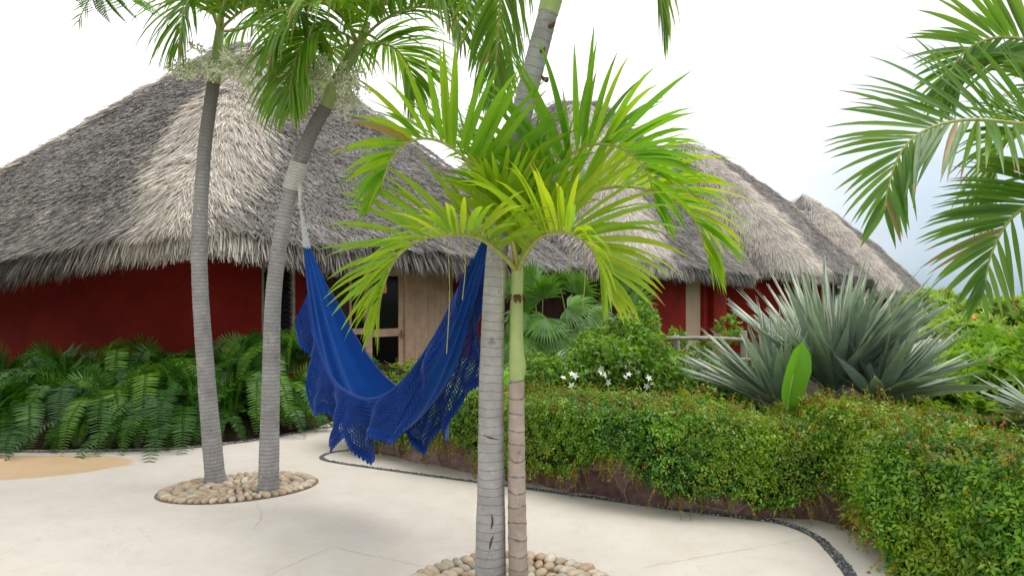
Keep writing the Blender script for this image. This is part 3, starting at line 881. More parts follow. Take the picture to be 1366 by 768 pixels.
# ------------------------------------------------------------------ palms
def frond(mb, ctrl, n=34, L=.45, W=.034, droop=.35, vee=.5, rr=.012, tint=(.2, .9), start=.16, up=None, phi=(68, 22), both=(1., 1.), seed=0, K=6, jit=.10, lm=0, rm=1, brown=.35):
    r = np.random.default_rng(seed)
    pts = spline(ctrl, 60)
    if up is None:
        h = (pts[-1] - pts[0]) * np.array([1, 1, 0]); up = UPZ * .5 - nz(h)
    T, U, B = frames(pts, up)
    tt = np.linspace(0, 1, 60)
    tube(mb, pts, rr * (1 - .86 * tt) + .0015, 7, .35 + .4 * r.random(), rm, up)
    for sd, amt in ((-1, both[0]), (1, both[1])):
        m = int(n * amt)
        if m < 1: continue
        t = np.clip(np.linspace(start, 1, m) + r.normal(0, .3 / n, m), 0, 1)
        ip = lambda A: np.stack([np.interp(t, tt, A[:, k]) for k in range(3)], 1)
        p, Ti, Ui = ip(pts), nz(ip(T)), nz(ip(U))
        Si = nz(np.cross(Ti, Ui)) * sd
        ph = np.radians(phi[0] + (phi[1] - phi[0]) * t**1.3) + r.normal(0, .05, m)
        v = vee * (1 - .55 * t) + r.normal(0, jit, m)
        d = Si * (np.sin(ph) * np.cos(v))[:, None] + Ti * np.cos(ph)[:, None] + Ui * (np.sin(ph) * np.sin(v))[:, None]
        nr = nz(np.cross(d, Ti)) * sd
        nr = nr * np.sign((nr * Ui).sum(1) + 1e-6)[:, None] + r.normal(0, .22, (m, 3))
        Lt = L * (.55 + .45 * np.sin(np.pi * np.clip(t * .9 + .08, 0, 1))) * (1 - .40 * t**4) * r.uniform(.88, 1.08, m)
        Wt = W * (1 - .35 * t) * r.uniform(.8, 1.15, m)
        ti = np.clip(tint[0] + (tint[1] - tint[0]) * r.beta(2, 2, m), 0, .9)
        tipm = r.random(m) < brown; ti = np.where(r.random(m) < brown * .05, 1., ti); Lt = Lt * np.where(r.random(m) < .07, r.uniform(.45, .8, m), 1.)
        strips(mb, p, d, nr, Lt, Wt, droop * r.uniform(.6, 1.4, m), K=K, fold=.32, tint=ti, mat=lm, tip=tipm)

def palm(name, label, trunk_ctrl, radii, barkm, shaft_ctrl, shaft_r, fronds, leafm, group=None, ring=.032, ringamp=.002, nseg=160, seg=20, mult=(1.6, 1.5, 1.1)):
    base = trunk_ctrl[0]
    t = thing(name, (base[0], base[1], 0), label, 'palm tree', group)
    n = nseg
    c = spline(np.column_stack([np.array(trunk_ctrl), radii]), n)
    L = np.concatenate([[0], np.cumsum(np.linalg.norm(np.diff(c[:, :3], axis=0), axis=1))])
    rr = c[:, 3] * (1 + .018 * noise3(np.column_stack([L, L * 0, L * 0]), 2.2, 9, 3)) + ringamp * np.abs(np.sin(np.pi * L / ring))**6
    rr[:6] *= np.linspace(1.15, 1.0, 6)
    mb = MB(); tube(mb, c[:, :3], rr, seg); mb.build('trunk', barkm, t)
    if shaft_ctrl is not None:
        c = spline(np.column_stack([np.array(shaft_ctrl), shaft_r]), 40)
        mb = MB(); tube(mb, c[:, :3], c[:, 3], 18, .5); mb.build('crownshaft', M['shaft'], t)
    for i, f in enumerate(fronds):
        mb = MB(); f = dict(f); ctrl = f.pop('c'); f.setdefault('seed', i * 7 + len(name))
        f.setdefault('brown', .35 if leafm is not M['frond_bright'] else .08); kn, kl, kw = mult; f['n'] = int(f.get('n', 34) * kn); f['L'] = f.get('L', .45) * kl; f['W'] = f.get('W', .034) * kw
        frond(mb, ctrl, **f); mb.build('frond', [leafm, M['rachis']], t)
    return t

def spray(t, at, n, L, seed, bias=(0, 0, 0)):
    r = np.random.default_rng(seed); mb = MB()
    d = nz(r.normal(size=(n, 3)) * np.array([1, 1, .6]) + np.array(bias))
    p = np.tile(at, (n, 1))
    for i in range(n):
        l = L * r.uniform(.6, 1.1); q = [at, at + d[i] * l * .5 + UPZ * .01, at + d[i] * l - UPZ * l * .25]
        c = spline(q, 8); tube(mb, c, np.linspace(.004, .0015, 8), 5, r.random(), 0, cap=False)
        m = 40; k = r.random(m)**.6
        pp = np.stack([np.interp(k, np.linspace(0, 1, 8), c[:, j]) for j in range(3)], 1)
        dd = nz(r.normal(size=(m, 3)) + d[i] * .6)
        strips(mb, pp, dd, r.normal(size=(m, 3)), r.uniform(.04, .10, m), .007, .3, K=2, fold=.2, prof=np.array([1., 1., .6]), tint=r.random(m))
        scatter(mb, ICO1[0], ICO1[1], pp + dd * .05, dd, r.normal(size=(m, 3)), r.uniform(.006, .011, m), r.random(m))
    mb.build('flower_spray', M['spray'], t)

def ring_of(center, n, az0, az1, L, rise, fall, seed, d_el=.3):
    """generic arching fronds round a crown for the sides the photograph only grazes"""
    r = np.random.default_rng(seed); out = []
    for i in range(n):
        a = rad(az0 + (az1 - az0) * (i + .5 * r.random()) / n)
        h = np.array([math.cos(a), math.sin(a), 0]); l = L * r.uniform(.85, 1.1); u = rise * r.uniform(.7, 1.2)
        out.append([center, center + h * l * .25 + UPZ * l * u * .8, center + h * l * .6 + UPZ * l * u, center + h * l * .9 + UPZ * l * (u - fall * .5), center + h * l * 1.02 + UPZ * l * (u - fall)])
    return out

# palm A (left slim)
dA = 5.9
cA = P(293, 42, dA)
frA = [
    dict(c=[cA, P(280, 12, 5.8), P(262, -6, 5.7), P(246, 14, 5.6), P(238, 60, 5.55)], n=30, L=.42, W=.03, droop=.5, vee=.3),
    dict(c=[cA, P(306, 28, 5.75), P(335, 8, 5.6), P(375, 2, 5.5), P(408, 22, 5.45), P(420, 60, 5.4)], n=34, L=.46, W=.032, droop=.55, vee=.35),
    dict(c=[cA, P(318, 40, 6.1), P(345, 34, 6.3), P(370, 52, 6.4), P(382, 92, 6.45)], n=30, L=.42, W=.03, droop=.5, vee=.35),
    dict(c=[cA, P(288, -30, 5.9), P(276, -80, 5.95), P(250, -110, 6.0), P(225, -100, 6.0)], n=30, L=.45, droop=.4),
    dict(c=[cA, P(302, -20, 5.8), P(318, -70, 5.6), P(345, -95, 5.4), P(380, -80, 5.3)], n=30, L=.45, droop=.4),
    dict(c=[cA, P(300, 10, 5.7), P(322, -25, 5.45), P(352, -28, 5.3), P(385, -5, 5.2)], n=30, L=.42, droop=.5),
    dict(c=[cA, P(284, 10, 6.2), P(270, -20, 6.6), P(262, -30, 7.0), P(258, 0, 7.4)], n=26, L=.4, droop=.5),
]
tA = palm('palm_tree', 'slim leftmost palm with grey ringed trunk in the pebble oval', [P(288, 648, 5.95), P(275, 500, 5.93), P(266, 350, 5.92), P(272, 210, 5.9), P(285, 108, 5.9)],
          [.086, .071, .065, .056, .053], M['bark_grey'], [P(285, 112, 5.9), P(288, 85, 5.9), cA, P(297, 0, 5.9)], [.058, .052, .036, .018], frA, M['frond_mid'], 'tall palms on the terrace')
spray(tA, P(283, 98, 5.75), 12, .30, 1, (-.5, -.5, .2)); spray(tA, P(300, 95, 5.8), 11, .30, 2, (.9, -.4, .1))

# palm B (leaning, carries the hammock)
cB = P(478, 60, 5.55)
frB = [
    dict(c=[cB, P(460, 46, 5.4), P(430, 42, 5.3), P(402, 62, 5.2), P(388, 110, 5.15), P(386, 140, 5.12)], n=36, L=.46, W=.034, droop=.5, vee=.3),
    dict(c=[cB, P(505, 32, 5.4), P(545, 12, 5.25), P(600, 10, 5.15), P(645, 40, 5.1), P(668, 100, 5.05)], n=38, L=.50, W=.034, droop=.6, vee=.35),
    dict(c=[cB, P(500, 58, 5.7), P(525, 64, 5.85), P(545, 88, 5.95), P(553, 130, 6.0)], n=34, L=.42, W=.03, droop=.5, vee=.35),
    dict(c=[cB, P(466, 30, 5.5), P(452, -10, 5.45), P(430, -40, 5.4), P(400, -45, 5.35), P(372, -15, 5.3)], n=36, L=.48, droop=.5, vee=.4),
    dict(c=[cB, P(495, 10, 5.5), P(520, -40, 5.4), P(560, -60, 5.3), P(605, -40, 5.2), P(640, 10, 5.15)], n=36, L=.48, droop=.5),
    dict(c=[cB, P(458, 62, 5.8), P(430, 70, 6.1), P(405, 100, 6.3), P(395, 135, 6.4)], n=30, L=.40, droop=.5, vee=.3),
    dict(c=[cB, P(484, 10, 5.9), P(490, -40, 6.2), P(500, -55, 6.6), P(515, -30, 7.0)], n=30, L=.42, droop=.5),
    dict(c=[cB, P(492, 20, 5.3), P(522, -20, 5.1), P(560, -25, 4.95), P(598, 5, 4.85), P(618, 50, 4.8)], n=34, L=.44, droop=.5, vee=.3),
    dict(c=[cB, P(465, 36, 5.3), P(445, 10, 5.15), P(415, 5, 5.05), P(380, 30, 5.0), P(362, 72, 5.0)], n=34, L=.42, droop=.5, vee=.3),
]
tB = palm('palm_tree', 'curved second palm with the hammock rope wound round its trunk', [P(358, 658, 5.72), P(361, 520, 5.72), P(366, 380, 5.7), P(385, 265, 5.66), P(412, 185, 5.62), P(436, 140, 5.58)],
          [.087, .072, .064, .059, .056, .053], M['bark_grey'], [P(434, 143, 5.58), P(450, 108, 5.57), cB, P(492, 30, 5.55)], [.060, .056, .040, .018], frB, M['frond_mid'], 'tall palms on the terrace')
spray(tB, P(430, 110, 5.45), 16, .36, 3, (-.7, -.5, .4)); spray(tB, P(455, 112, 5.45), 8, .26, 4, (.8, -.4, -.1))

# palm C (thick, near)
cC = P(748, -60, 3.66)
frC = [
    dict(c=[cC, P(800, -120, 3.6), P(850, -110, 3.6), P(872, -60, 3.6), P(882, 0, 3.6), P(886, 40, 3.6)], n=34, L=.32, W=.028, droop=.5, vee=.2, phi=(50, 14)),
    dict(c=[cC, P(715, -100, 3.9), P(690, -95, 4.1), P(672, -40, 4.2), P(664, 50, 4.25), P(658, 125, 4.25)], n=40, L=.40, W=.028, droop=.5, vee=.2, phi=(55, 16)),
    dict(c=[cC, P(700, -140, 3.4), P(640, -160, 3.2), P(590, -130, 3.1)], n=30, L=.4),
    dict(c=[cC, P(770, -160, 3.5), P(800, -220, 3.3), P(840, -240, 3.1)], n=30, L=.4),
    dict(c=[cC, P(740, -150, 3.9), P(730, -220, 4.2), P(720, -220, 4.6)], n=30, L=.4),
    dict(c=[cC, P(790, -110, 3.9), P(830, -130, 4.2), P(850, -90, 4.5), P(860, -60, 4.6)], n=26, L=.34, droop=.4),
]
tC = palm('palm_tree', 'thickest palm trunk in the centre, pale grey and scarred, leaning right at the top', [P(654, 792, 3.79), P(655, 640, 3.79), P(656, 480, 3.78), P(664, 330, 3.76), P(690, 180, 3.72), P(712, 90, 3.70), P(732, 14, 3.68)],
          [.090, .075, .065, .058, .057, .056, .052], M['bark_big'], [P(731, 18, 3.68), P(738, -10, 3.67), cC, P(755, -100, 3.66)], [.056, .058, .045, .02], frC, M['frond_mid'], 'tall palms on the terrace', .045, .0018)
# dead leaf scars on the upper trunk and gashes low down
for (px, py, d, sx) in ((741, 34, 3.63, 1), (728, 68, 3.64, 1), (721, 105, 3.62, -1)):
    mb = MB(); q = P(px, py, d); tube(mb, [q + np.array([-.035 * sx, .02, .0]), q + np.array([-.014 * sx, 0, 0]), q + np.array([-.002 * sx, -.008, .018])], np.array([.016, .010, .002]), 8)
    mb.build('leaf_scar', M['fiber'], tC)
for pts in ([(655, 706), (657, 696), (656, 686)], [(653, 733), (655, 722), (658, 714)], [(644, 580), (655, 584), (667, 586)]):
    mb = MB(); q = [P(px, py, 3.79 - np.interp(py, [560, 640, 730, 792], [.0705, .0755, .082, .09]) * math.sqrt(max(.02, 1 - ((px - 655) / 18)**2)) - .0015) for px, py in pts]
    tube(mb, spline(q, 9), np.array([.001, .003, .004, .005, .005, .004, .004, .003, .001]), 6); mb.build('bark_gash', M['wood_dark'], tC)

# palm D (young bright)
cD = P(690, 362, 3.75)
Y = lambda px, py, d: P(px, py, d)
frD = [
    dict(c=[cD, Y(682, 315, 3.68), Y(664, 268, 3.6), Y(630, 220, 3.5), Y(590, 190, 3.42), Y(552, 187, 3.36), Y(522, 212, 3.32), Y(508, 252, 3.3)], n=32, L=.40, W=.048, droop=.16, vee=1.2, rr=.014, tint=(.1, .85), start=.22, phi=(90, 30)),
    dict(c=[cD, Y(672, 342, 3.6), Y(640, 318, 3.46), Y(600, 313, 3.36), Y(556, 322, 3.3), Y(526, 348, 3.28), Y(510, 388, 3.27), Y(505, 420, 3.27)], n=32, L=.38, W=.042, droop=.18, vee=.9, rr=.014, tint=(.45, 1.), start=.22, phi=(82, 24)),
    dict(c=[cD, Y(706, 300, 3.74), Y(735, 236, 3.7), Y(768, 202, 3.66), Y(803, 192, 3.62), Y(838, 203, 3.58), Y(864, 232, 3.56), Y(876, 280, 3.55)], n=34, L=.44, W=.048, droop=.15, vee=1.32, rr=.014, tint=(.0, .7), start=.22, phi=(95, 32)),
    dict(c=[cD, Y(702, 338, 3.6), Y(722, 316, 3.45), Y(752, 310, 3.34), Y(780, 322, 3.26), Y(797, 348, 3.22), Y(804, 380, 3.2)], n=30, L=.42, W=.048, droop=.24, vee=1.15, rr=.014, tint=(.5, 1.), start=.22, phi=(86, 28)),
    dict(c=[cD, Y(712, 322, 3.85), Y(752, 276, 3.92), Y(815, 250, 3.95), Y(880, 258, 3.95), Y(925, 292, 3.95), Y(945, 345, 3.95)], n=38, L=.46, W=.046, droop=.30, vee=.8, rr=.014, tint=(.3, .95), start=.22, phi=(76, 22)),
    dict(c=[cD, Y(688, 320, 3.95), Y(680, 270, 4.15), Y(668, 225, 4.35), Y(650, 200, 4.55), Y(630, 205, 4.7)], n=26, L=.42, W=.042, droop=.2, vee=.8, tint=(.1, .6), start=.2),
    dict(c=[cD, Y(691, 320, 3.76), Y(695, 270, 3.78), Y(705, 225, 3.82), Y(722, 200, 3.88)], n=22, L=.34, W=.044, droop=.1, vee=1.1, rr=.012, tint=(.1, .6), start=.15, phi=(40, 14)),
    dict(c=[cD, Y(686, 330, 3.62), Y(676, 290, 3.5), Y(668, 262, 3.42), Y(654, 245, 3.36)], n=18, L=.30, W=.046, droop=.1, vee=1.0, rr=.011, tint=(.4, .9), start=.18, phi=(44, 18)),
]
frD[4] = dict(frD[4])
tD = palm('young_palm_tree', 'short young palm with bright yellow-green fronds beside the thickest trunk', [P(692, 790, 3.75), P(690, 700, 3.75), P(689, 600, 3.75), P(689, 500, 3.75)],
          [.054, .050, .046, .041], M['bark_young'], [P(689, 506, 3.75), P(690, 488, 3.75), P(689, 462, 3.75), P(689, 410, 3.75), cD, P(691, 340, 3.75)], [.042, .048, .039, .036, .032, .02], frD, M['frond_bright'], None, .085, .0025, mult=(1.28, 1.46, .90))
mb = MB(); r_ = np.random.default_rng(3)
a_ = r_.uniform(0, 6.28, 16); q = P(689, 392, 3.75)
strips(mb, q + np.stack([np.cos(a_) * .032, np.sin(a_) * .032, 0 * a_], 1), np.stack([np.cos(a_) * .5, np.sin(a_) * .5, -.7 + 0 * a_], 1), np.stack([np.cos(a_), np.sin(a_), 0 * a_], 1), .06, .03, .3, K=3)
mb.build('sheath_scar', M['fiber'], tD)
for px, py, ln in ((597, 316, .58), (618, 314, .32), (760, 316, .18), (778, 330, .3), (668, 335, .35)):
    mb = MB(); q = P(px, py, 3.4); tube(mb, spline([q, q - UPZ * ln * .5 + np.array([.01, 0, 0]), q - UPZ * ln + np.array([-.005, 0, 0])], 8), .0024, 5, .8)
    mb.build('fibre_thread', M['rachis'], tD)

# palm E (right, trunk beyond the frame)
cE = P(1440, 190, 3.3)
frE = [
    dict(c=[cE, P(1418, 110, 3.3), P(1385, 62, 3.3), P(1340, 50, 3.3), P(1300, 60, 3.3), P(1272, 88, 3.3), P(1256, 125, 3.3)], n=34, L=.36, W=.036, droop=.10, vee=.25, start=.2, phi=(66, 20), up=(-.2, -.75, .6)),
    dict(c=[cE, P(1400, 172, 3.05), P(1350, 164, 2.95), P(1290, 160, 2.9), P(1238, 172, 2.88), P(1204, 200, 2.86), P(1186, 246, 2.85), P(1180, 280, 2.85)], n=44, L=.40, W=.032, droop=.12, vee=.35, start=.02, phi=(74, 20), up=(0, -.85, .45)),
    dict(c=[cE, P(1402, 172, 3.5), P(1365, 172, 3.6), P(1338, 196, 3.65), P(1326, 240, 3.7), P(1320, 290, 3.7)], n=34, L=.36, W=.03, droop=.2, vee=.3, start=.2),
    dict(c=[cE, P(1420, 235, 3.2), P(1385, 262, 3.12), P(1345, 296, 3.08), P(1322, 340, 3.06), P(1312, 390, 3.05)], n=38, L=.36, W=.034, droop=.12, vee=.25, start=.15, phi=(66, 18), up=(-.3, -.9, .3), both=(.3, 1.15)),
    dict(c=[cE, P(1470, 120, 3.2), P(1520, 90, 3.1), P(1570, 120, 3.0)], n=30, L=.4),
    dict(c=[cE, P(1460, 110, 3.6), P(1500, 60, 4.0), P(1540, 60, 4.4)], n=30, L=.4),
    dict(c=[cE, P(1440, 110, 3.6), P(1436, 60, 4.0), P(1440, 60, 4.4), P(1445, 110, 4.7)], n=30, L=.36),
    dict(c=[cE, P(1480, 200, 3.0), P(1540, 220, 2.8), P(1580, 280, 2.7)], n=30, L=.4),
]
tE = palm('palm_tree', 'palm at the right edge whose dark green fronds reach in over the hedge', [P(1452, 700, 3.3), P(1446, 500, 3.3), P(1440, 320, 3.3)], [.075, .068, .06], M['bark_grey'],
          [P(1440, 325, 3.3), P(1440, 260, 3.3), cE, P(1440, 150, 3.3)], [.062, .056, .04, .02], frE, M['frond_dark'], None, mult=(1.35, 1.28, 1.0))

# palm at the upper left, trunk beyond the frame
cG = P(-60, -60, 5.2)
frG = [dict(c=[cG, P(-10, -95, 5.2), P(50, -80, 5.2), P(100, -60, 5.2), P(126, -38, 5.2), P(124, -12, 5.2), P(112, 12, 5.2), P(104, 30, 5.2)], n=20, L=.34, W=.018, droop=.12, vee=.15, tint=(.1, .6), up=(0, -.8, .5))]
for i, c in enumerate(ring_of(cG, 6, 150, 290, 1.0, .25, .6, 8)): frG.append(dict(c=c, n=26, L=.4))
palm(mult=(1.1, .85, .75), name='palm_tree', label='palm beyond the left edge, one frond tip hanging in at the top', trunk_ctrl=[P(-75, 640, 5.2), P(-70, 300, 5.2), P(-62, 40, 5.2)], radii=[.08, .07, .06], barkm=M['bark_grey'],
     shaft_ctrl=[P(-62, 45, 5.2), P(-60, 0, 5.2), cG], shaft_r=[.06, .055, .03], fronds=frG, leafm=M['frond_dark'])

# ------------------------------------------------------------------ hammock
A0 = P(409, 327, 5.6); A1 = P(648, 318, 3.98)
ham = thing('hammock', ((A0 + A1) / 2 * np.array([1, 1, 0])), 'deep blue cotton hammock with crocheted lace fringe slung between two palms', 'hammock')
hv = A1[:2] - A0[:2]; hl = np.linalg.norm(hv); he = hv / hl; hn = np.array([-he[1], he[0]])   # hn points away to the right/back
if hn[1] < 0: hn = -hn
def hcurve(u):
    b = A0[None] * (1 - u)[:, None] + A1[None] * u[:, None]
    sag = 1.15 * (1 - np.abs(2 * u - 1)**2.15) * (1 + .10 * np.sin(np.pi * u))
    b[:, 2] -= sag
    return b
def hsurf(u, v):
    c = hcurve(u); sp = np.sin(np.pi * np.clip(u, 0, 1))
    w = .022 + .215 * sp**.85
    h = .25 * sp**1.3
    fold = (.5 + .5 * (1 - sp)) * .030 * np.sin(v * 13 + 2 * np.sin(u * 5)) + .030 * sp * np.sin(v * 7 + u * 7) + .010 * np.sin(v * 17 + 3 * np.sin(u * 6)) * (1.2 - sp)
    x = w * np.sin(v * 1.25) / np.sin(1.25)
    z = h * np.abs(v)**2.0 - .05 * sp + fold * np.clip(sp * 2.5, .3, 1)
    q = c.copy(); q[:, :2] += hn[None] * x[:, None]; q[:, 2] += z
    return q
nu, nv = 140, 72
U_, V_ = np.meshgrid(np.linspace(0, 1, nu), np.linspace(-1, 1, nv), indexing='ij')
q = hsurf(U_.ravel(), V_.ravel())
i = np.arange(nu - 1)[:, None] * nv + np.arange(nv - 1)[None]
Fq = np.stack([i, i + nv, i + nv + 1, i + 1], -1).reshape(-1, 4)
mb = MB(); mb.add(q, Fq); cl = mb.build('cloth', M['cloth'], ham)
m_ = cl.modifiers.new('thick', 'SOLIDIFY'); m_.thickness = .006
for sd in (-1, 1):
    nc, nr = 150, 16
    u = np.linspace(.10, .975, nc)
    e = hsurf(u, np.full(nc, float(sd)))
    tri = np.abs(((u * 6.5 + (.15 if sd < 0 else .45)) % 1) * 2 - 1)
    drop = .37 * np.sin(np.pi * np.clip((u - .02) / .99, 0, 1))**.45 * (.66 + .50 * tri)
    out = .06 + .05 * np.sin(u * 31 + sd) + .03 * np.sin(u * 60)
    rows = []
    for k in range(nr + 1):
        f = k / nr
        pz = e.copy()
        pz[:, :2] += hn[None] * (sd * out * f**.8 * (1 if True else 0))[:, None] + he[None] * (.012 * np.sin(u * 80 + k))[:, None]
        pz[:, 2] -= drop * f
        rows.append(pz)
    Rw = np.stack(rows, 1)       # nc, nr+1, 3
    ii = np.arange(nc - 1)[:, None] * (nr + 1) + np.arange(nr + 1 - 1)[None]
    Fl = np.stack([ii, ii + nr + 1, ii + nr + 2, ii + 1], -1)
    mb = MB(); mb.add(Rw.reshape(-1, 3), Fl[:, 0:nr - 1].reshape(-1, 4))
    fo = mb.build('fringe', M['lace'], ham)
    wm = fo.modifiers.new('net', 'WIREFRAME'); wm.thickness = .013; wm.use_replace = True; wm.use_even_offset = False
    # solid crocheted border with little shells along the hem
    mb = MB(); nu2 = 3
    uu = np.linspace(0, nc - 1.001, nc * 4); i0 = uu.astype(int); ff = (uu - i0)[:, None]
    hem = Rw[i0, nr - 1] * (1 - ff) + Rw[i0 + 1, nr - 1] * ff
    sc = .022 + .022 * np.abs(np.sin(np.arange(nc * 4) * np.pi / 6))
    low = hem.copy(); low[:, 2] -= sc
    hi = hem.copy(); hi[:, 2] += .035
    j = np.arange(nc * 4 - 1)
    st = np.stack([hi, hem, low], 1).reshape(-1, 3)
    F1 = np.stack([j * 3, j * 3 + 1, j * 3 + 4, j * 3 + 3], 1); F2 = F1 + 1
    mb.add(st, np.vstack([F1, F2])); bo = mb.build('fringe_border', M['lace'], fo); m_ = bo.modifiers.new('thick', 'SOLIDIFY'); m_.thickness = .008
    mb = MB(); hb = e.copy(); hb2 = e.copy(); hb2[:, 2] -= .03
    tube(mb, e, .011, 8); mb.build('edge_braid', M['lace'], fo)
# cords
kA = P(400, 272, 5.60); kB = P(657, 262, 3.86)
for end, kn, nm in ((A0, kA, 0), (A1, kB, 1)):
    mb = MB(); nn = 16
    for k in range(nn):
        v = -1 + 2 * k / (nn - 1)
        p1 = hsurf(np.array([.004 if nm == 0 else .996]), np.array([v]))[0]
        mid = (kn + p1) / 2
        tube(mb, spline([kn, mid + np.array([.002 * v, 0, 0]), p1], 8), .0048, 6)
    mb.build('cord_bundle', M['cord'], ham)
def rope_wrap(center, axis, r, turns, pitch, parent, kn):
    mb = MB(); t = np.linspace(0, turns, turns * 24)
    ax = nz(axis); x = nz(np.cross(ax, [0, 1, 0])); y = np.cross(ax, x)
    pts = center + ax * (t * pitch)[:, None] + r * (np.cos(2 * np.pi * t)[:, None] * x + np.sin(2 * np.pi * t)[:, None] * y)
    tube(mb, pts, pitch * .52, 7); o = mb.build('rope_lashing', M['rope'], parent)
    mb = MB(); s0 = center + ax * (turns * pitch * .5) + nz(kn - center) * r
    tube(mb, spline([s0, (s0 + kn) / 2 + np.array([0, 0, .008]), kn, kn + (kn - s0) * .15], 12), .011, 8)
    tube(mb, spline([s0 + np.array([.01, 0, -.02]), (s0 + kn) / 2 + np.array([.012, 0, .0]), kn], 12), .009, 8)
    kb = ICO2[0] * .02 + kn; mb.add(kb, ICO2[1])
    mb.build('tether', M['rope'], parent)
axB = P(404, 205, 5.63) - P(387, 258, 5.66)
rope_wrap(P(388.5, 252, 5.655), axB, .064, 11, .021, ham, kA)
rope_wrap(P(672, 285, 3.755), P(690, 180, 3.72) - P(664, 330, 3.76), .062, 9, .02, ham, kB)

# ------------------------------------------------------------------ hedges
C5 = off_leaf([rad(a) for a in (-118, -58, 0, 58, 118)], [.7, .85, .9, .85, .7], .22)
C2 = off_leaf([rad(a) for a in (-75, 30)], [.9, 1.], .18)
def hedge(name, label, path, depth, zlow, ztop, bulge, n, seed, size, loc, cat='hedge', drape=None):
    r = np.random.default_rng(seed)
    c = spline(path, 120); T = nz(np.gradient(c, axis=0)); N = np.stack([T[:, 1], -T[:, 0]], 1)
    def surf(s, t):
        i = np.clip(s * 119, 0, 118.999); k = i.astype(int); f = (i - k)[:, None]
        p = c[k] * (1 - f) + c[k + 1] * f; nn = nz(N[k] * (1 - f) + N[k + 1] * f)
        zl = zlow + (.09 * np.sin(s * 31) + .06 * np.sin(s * 67 + 1))
        if drape is not None: zl = zl + np.interp(s, drape[0], drape[1])
        # t: 0 underside .. .12 lip .. .55 front top .. 1 back
        th = np.clip((t - .08) / .42, 0, 1) * (np.pi / 2)
        fo = bulge * np.cos(th)**.7 * np.clip(t / .08, 0, 1)
        z = zl + (ztop - zl) * np.sin(th)**.85
        back = np.clip((t - .5) / .5, 0, 1)
        fo = fo - back * depth - (.10 * (1 - np.clip(t / .08, 0, 1)))
        z = z - .12 * back**3
        # round the two ends down
        e = np.minimum(s, 1 - s) / .035; cap = np.clip(e, 0, 1)**.5
        z = zl + (z - zl) * (.35 + .65 * cap)
        q = np.column_stack([p + nn * fo[:, None], z])
        d = noise3(q, .95, seed, 4) * .075 + noise3(q, .32, seed + 9, 2) * .03
        q[:, :2] += nn * (d * np.cos(th) * .9)[:, None]; q[:, 2] += d * (.35 + .65 * np.sin(th))
        return q
    def sn(s, t):
        e = .004
        a = surf(s + e, t) - surf(s - e, t); b = surf(s, np.clip(t + e, 0, 1)) - surf(s, np.clip(t - e, 0, 1))
        return nz(np.cross(a, b))
    th = thing(name, loc, label, cat)
    ns, nt_ = 220, 60
    A, B = np.meshgrid(np.linspace(0, 1, ns), np.linspace(0, 1, nt_), indexing='ij')
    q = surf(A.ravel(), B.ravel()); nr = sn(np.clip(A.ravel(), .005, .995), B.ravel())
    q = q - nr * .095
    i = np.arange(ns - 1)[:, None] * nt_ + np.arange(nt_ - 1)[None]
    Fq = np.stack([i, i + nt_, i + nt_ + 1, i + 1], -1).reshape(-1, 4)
    mb = MB(); mb.add(q, Fq); mb.build('stems', M['shaded_core'], th)  # inner shell behind the leaves, gap shade painted into its dark colour
    mb = MB()
    s = r.random(n); t = r.random(n)**.9
    p = surf(s, t); nm = sn(np.clip(s, .005, .995), t)
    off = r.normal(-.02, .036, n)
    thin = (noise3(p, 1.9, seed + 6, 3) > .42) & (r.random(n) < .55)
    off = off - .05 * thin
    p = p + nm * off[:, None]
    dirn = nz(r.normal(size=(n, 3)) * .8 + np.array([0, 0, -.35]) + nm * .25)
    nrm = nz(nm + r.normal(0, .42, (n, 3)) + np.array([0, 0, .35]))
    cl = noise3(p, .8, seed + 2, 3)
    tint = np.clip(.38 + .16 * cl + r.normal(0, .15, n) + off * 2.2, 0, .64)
    red = (noise3(p, 1.5, seed + 4, 3) > .45) & (r.random(n) < .26) & (t > .42)
    red |= r.random(n) < .012
    tint = np.where(red, r.uniform(.68, 1.0, n), tint)
    half = int(n * .4)
    sz = size * r.uniform(.55, 1.2, n) * np.where(red, .7, 1)
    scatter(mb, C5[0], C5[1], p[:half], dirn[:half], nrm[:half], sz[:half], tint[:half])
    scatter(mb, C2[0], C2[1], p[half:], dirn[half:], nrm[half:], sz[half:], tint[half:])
    # runners that stick out of the top and hang from the lip
    m = n // 60
    s2 = r.random(m); t2 = np.where(r.random(m) < .7, r.uniform(.4, .9, m), r.uniform(.02, .12, m))
    p2 = surf(s2, t2); n2 = sn(np.clip(s2, .005, .995), t2)
    for a, b, tt in zip(p2, n2, t2):
        l = r.uniform(.06, .2); dd = nz(b + r.normal(0, .5, 3) + np.array([0, 0, .3 if tt > .2 else -1.1]))
        cc = spline([a, a + dd * l * .6, a + dd * l + np.array([0, 0, -.02])], 6)
        tube(mb, cc, .0022, 4, .8, cap=False)
        kk = 7; ii = r.integers(1, 6, kk)
        scatter(mb, TRI[0], TRI[1], cc[ii], nz(r.normal(size=(kk, 3)) + dd * .4), r.normal(size=(kk, 3)) + UPZ, size * .6 * r.uniform(.5, 1, kk), np.clip(r.normal(.62, .22, kk), 0, 1))
    mb.build('foliage', M['creeper'], th)
    return th
i1 = 10
hedge('creeper_hedge', 'long clipped creeper hedge with reddish tips spilling over the brown stone wall', np.vstack([WALLP[:9], [[2.3, 4.98], [2.9, 5.1], [3.6, 5.35]]]), 1.0, .25, .72, .165, 85000, 31, .037, (.1, 6.3, .4),
      drape=([0, .25, .36, .5, .62, .75, .88, 1], [-.12, -.08, .0, -.06, -.02, -.03, -.06, -.1]))
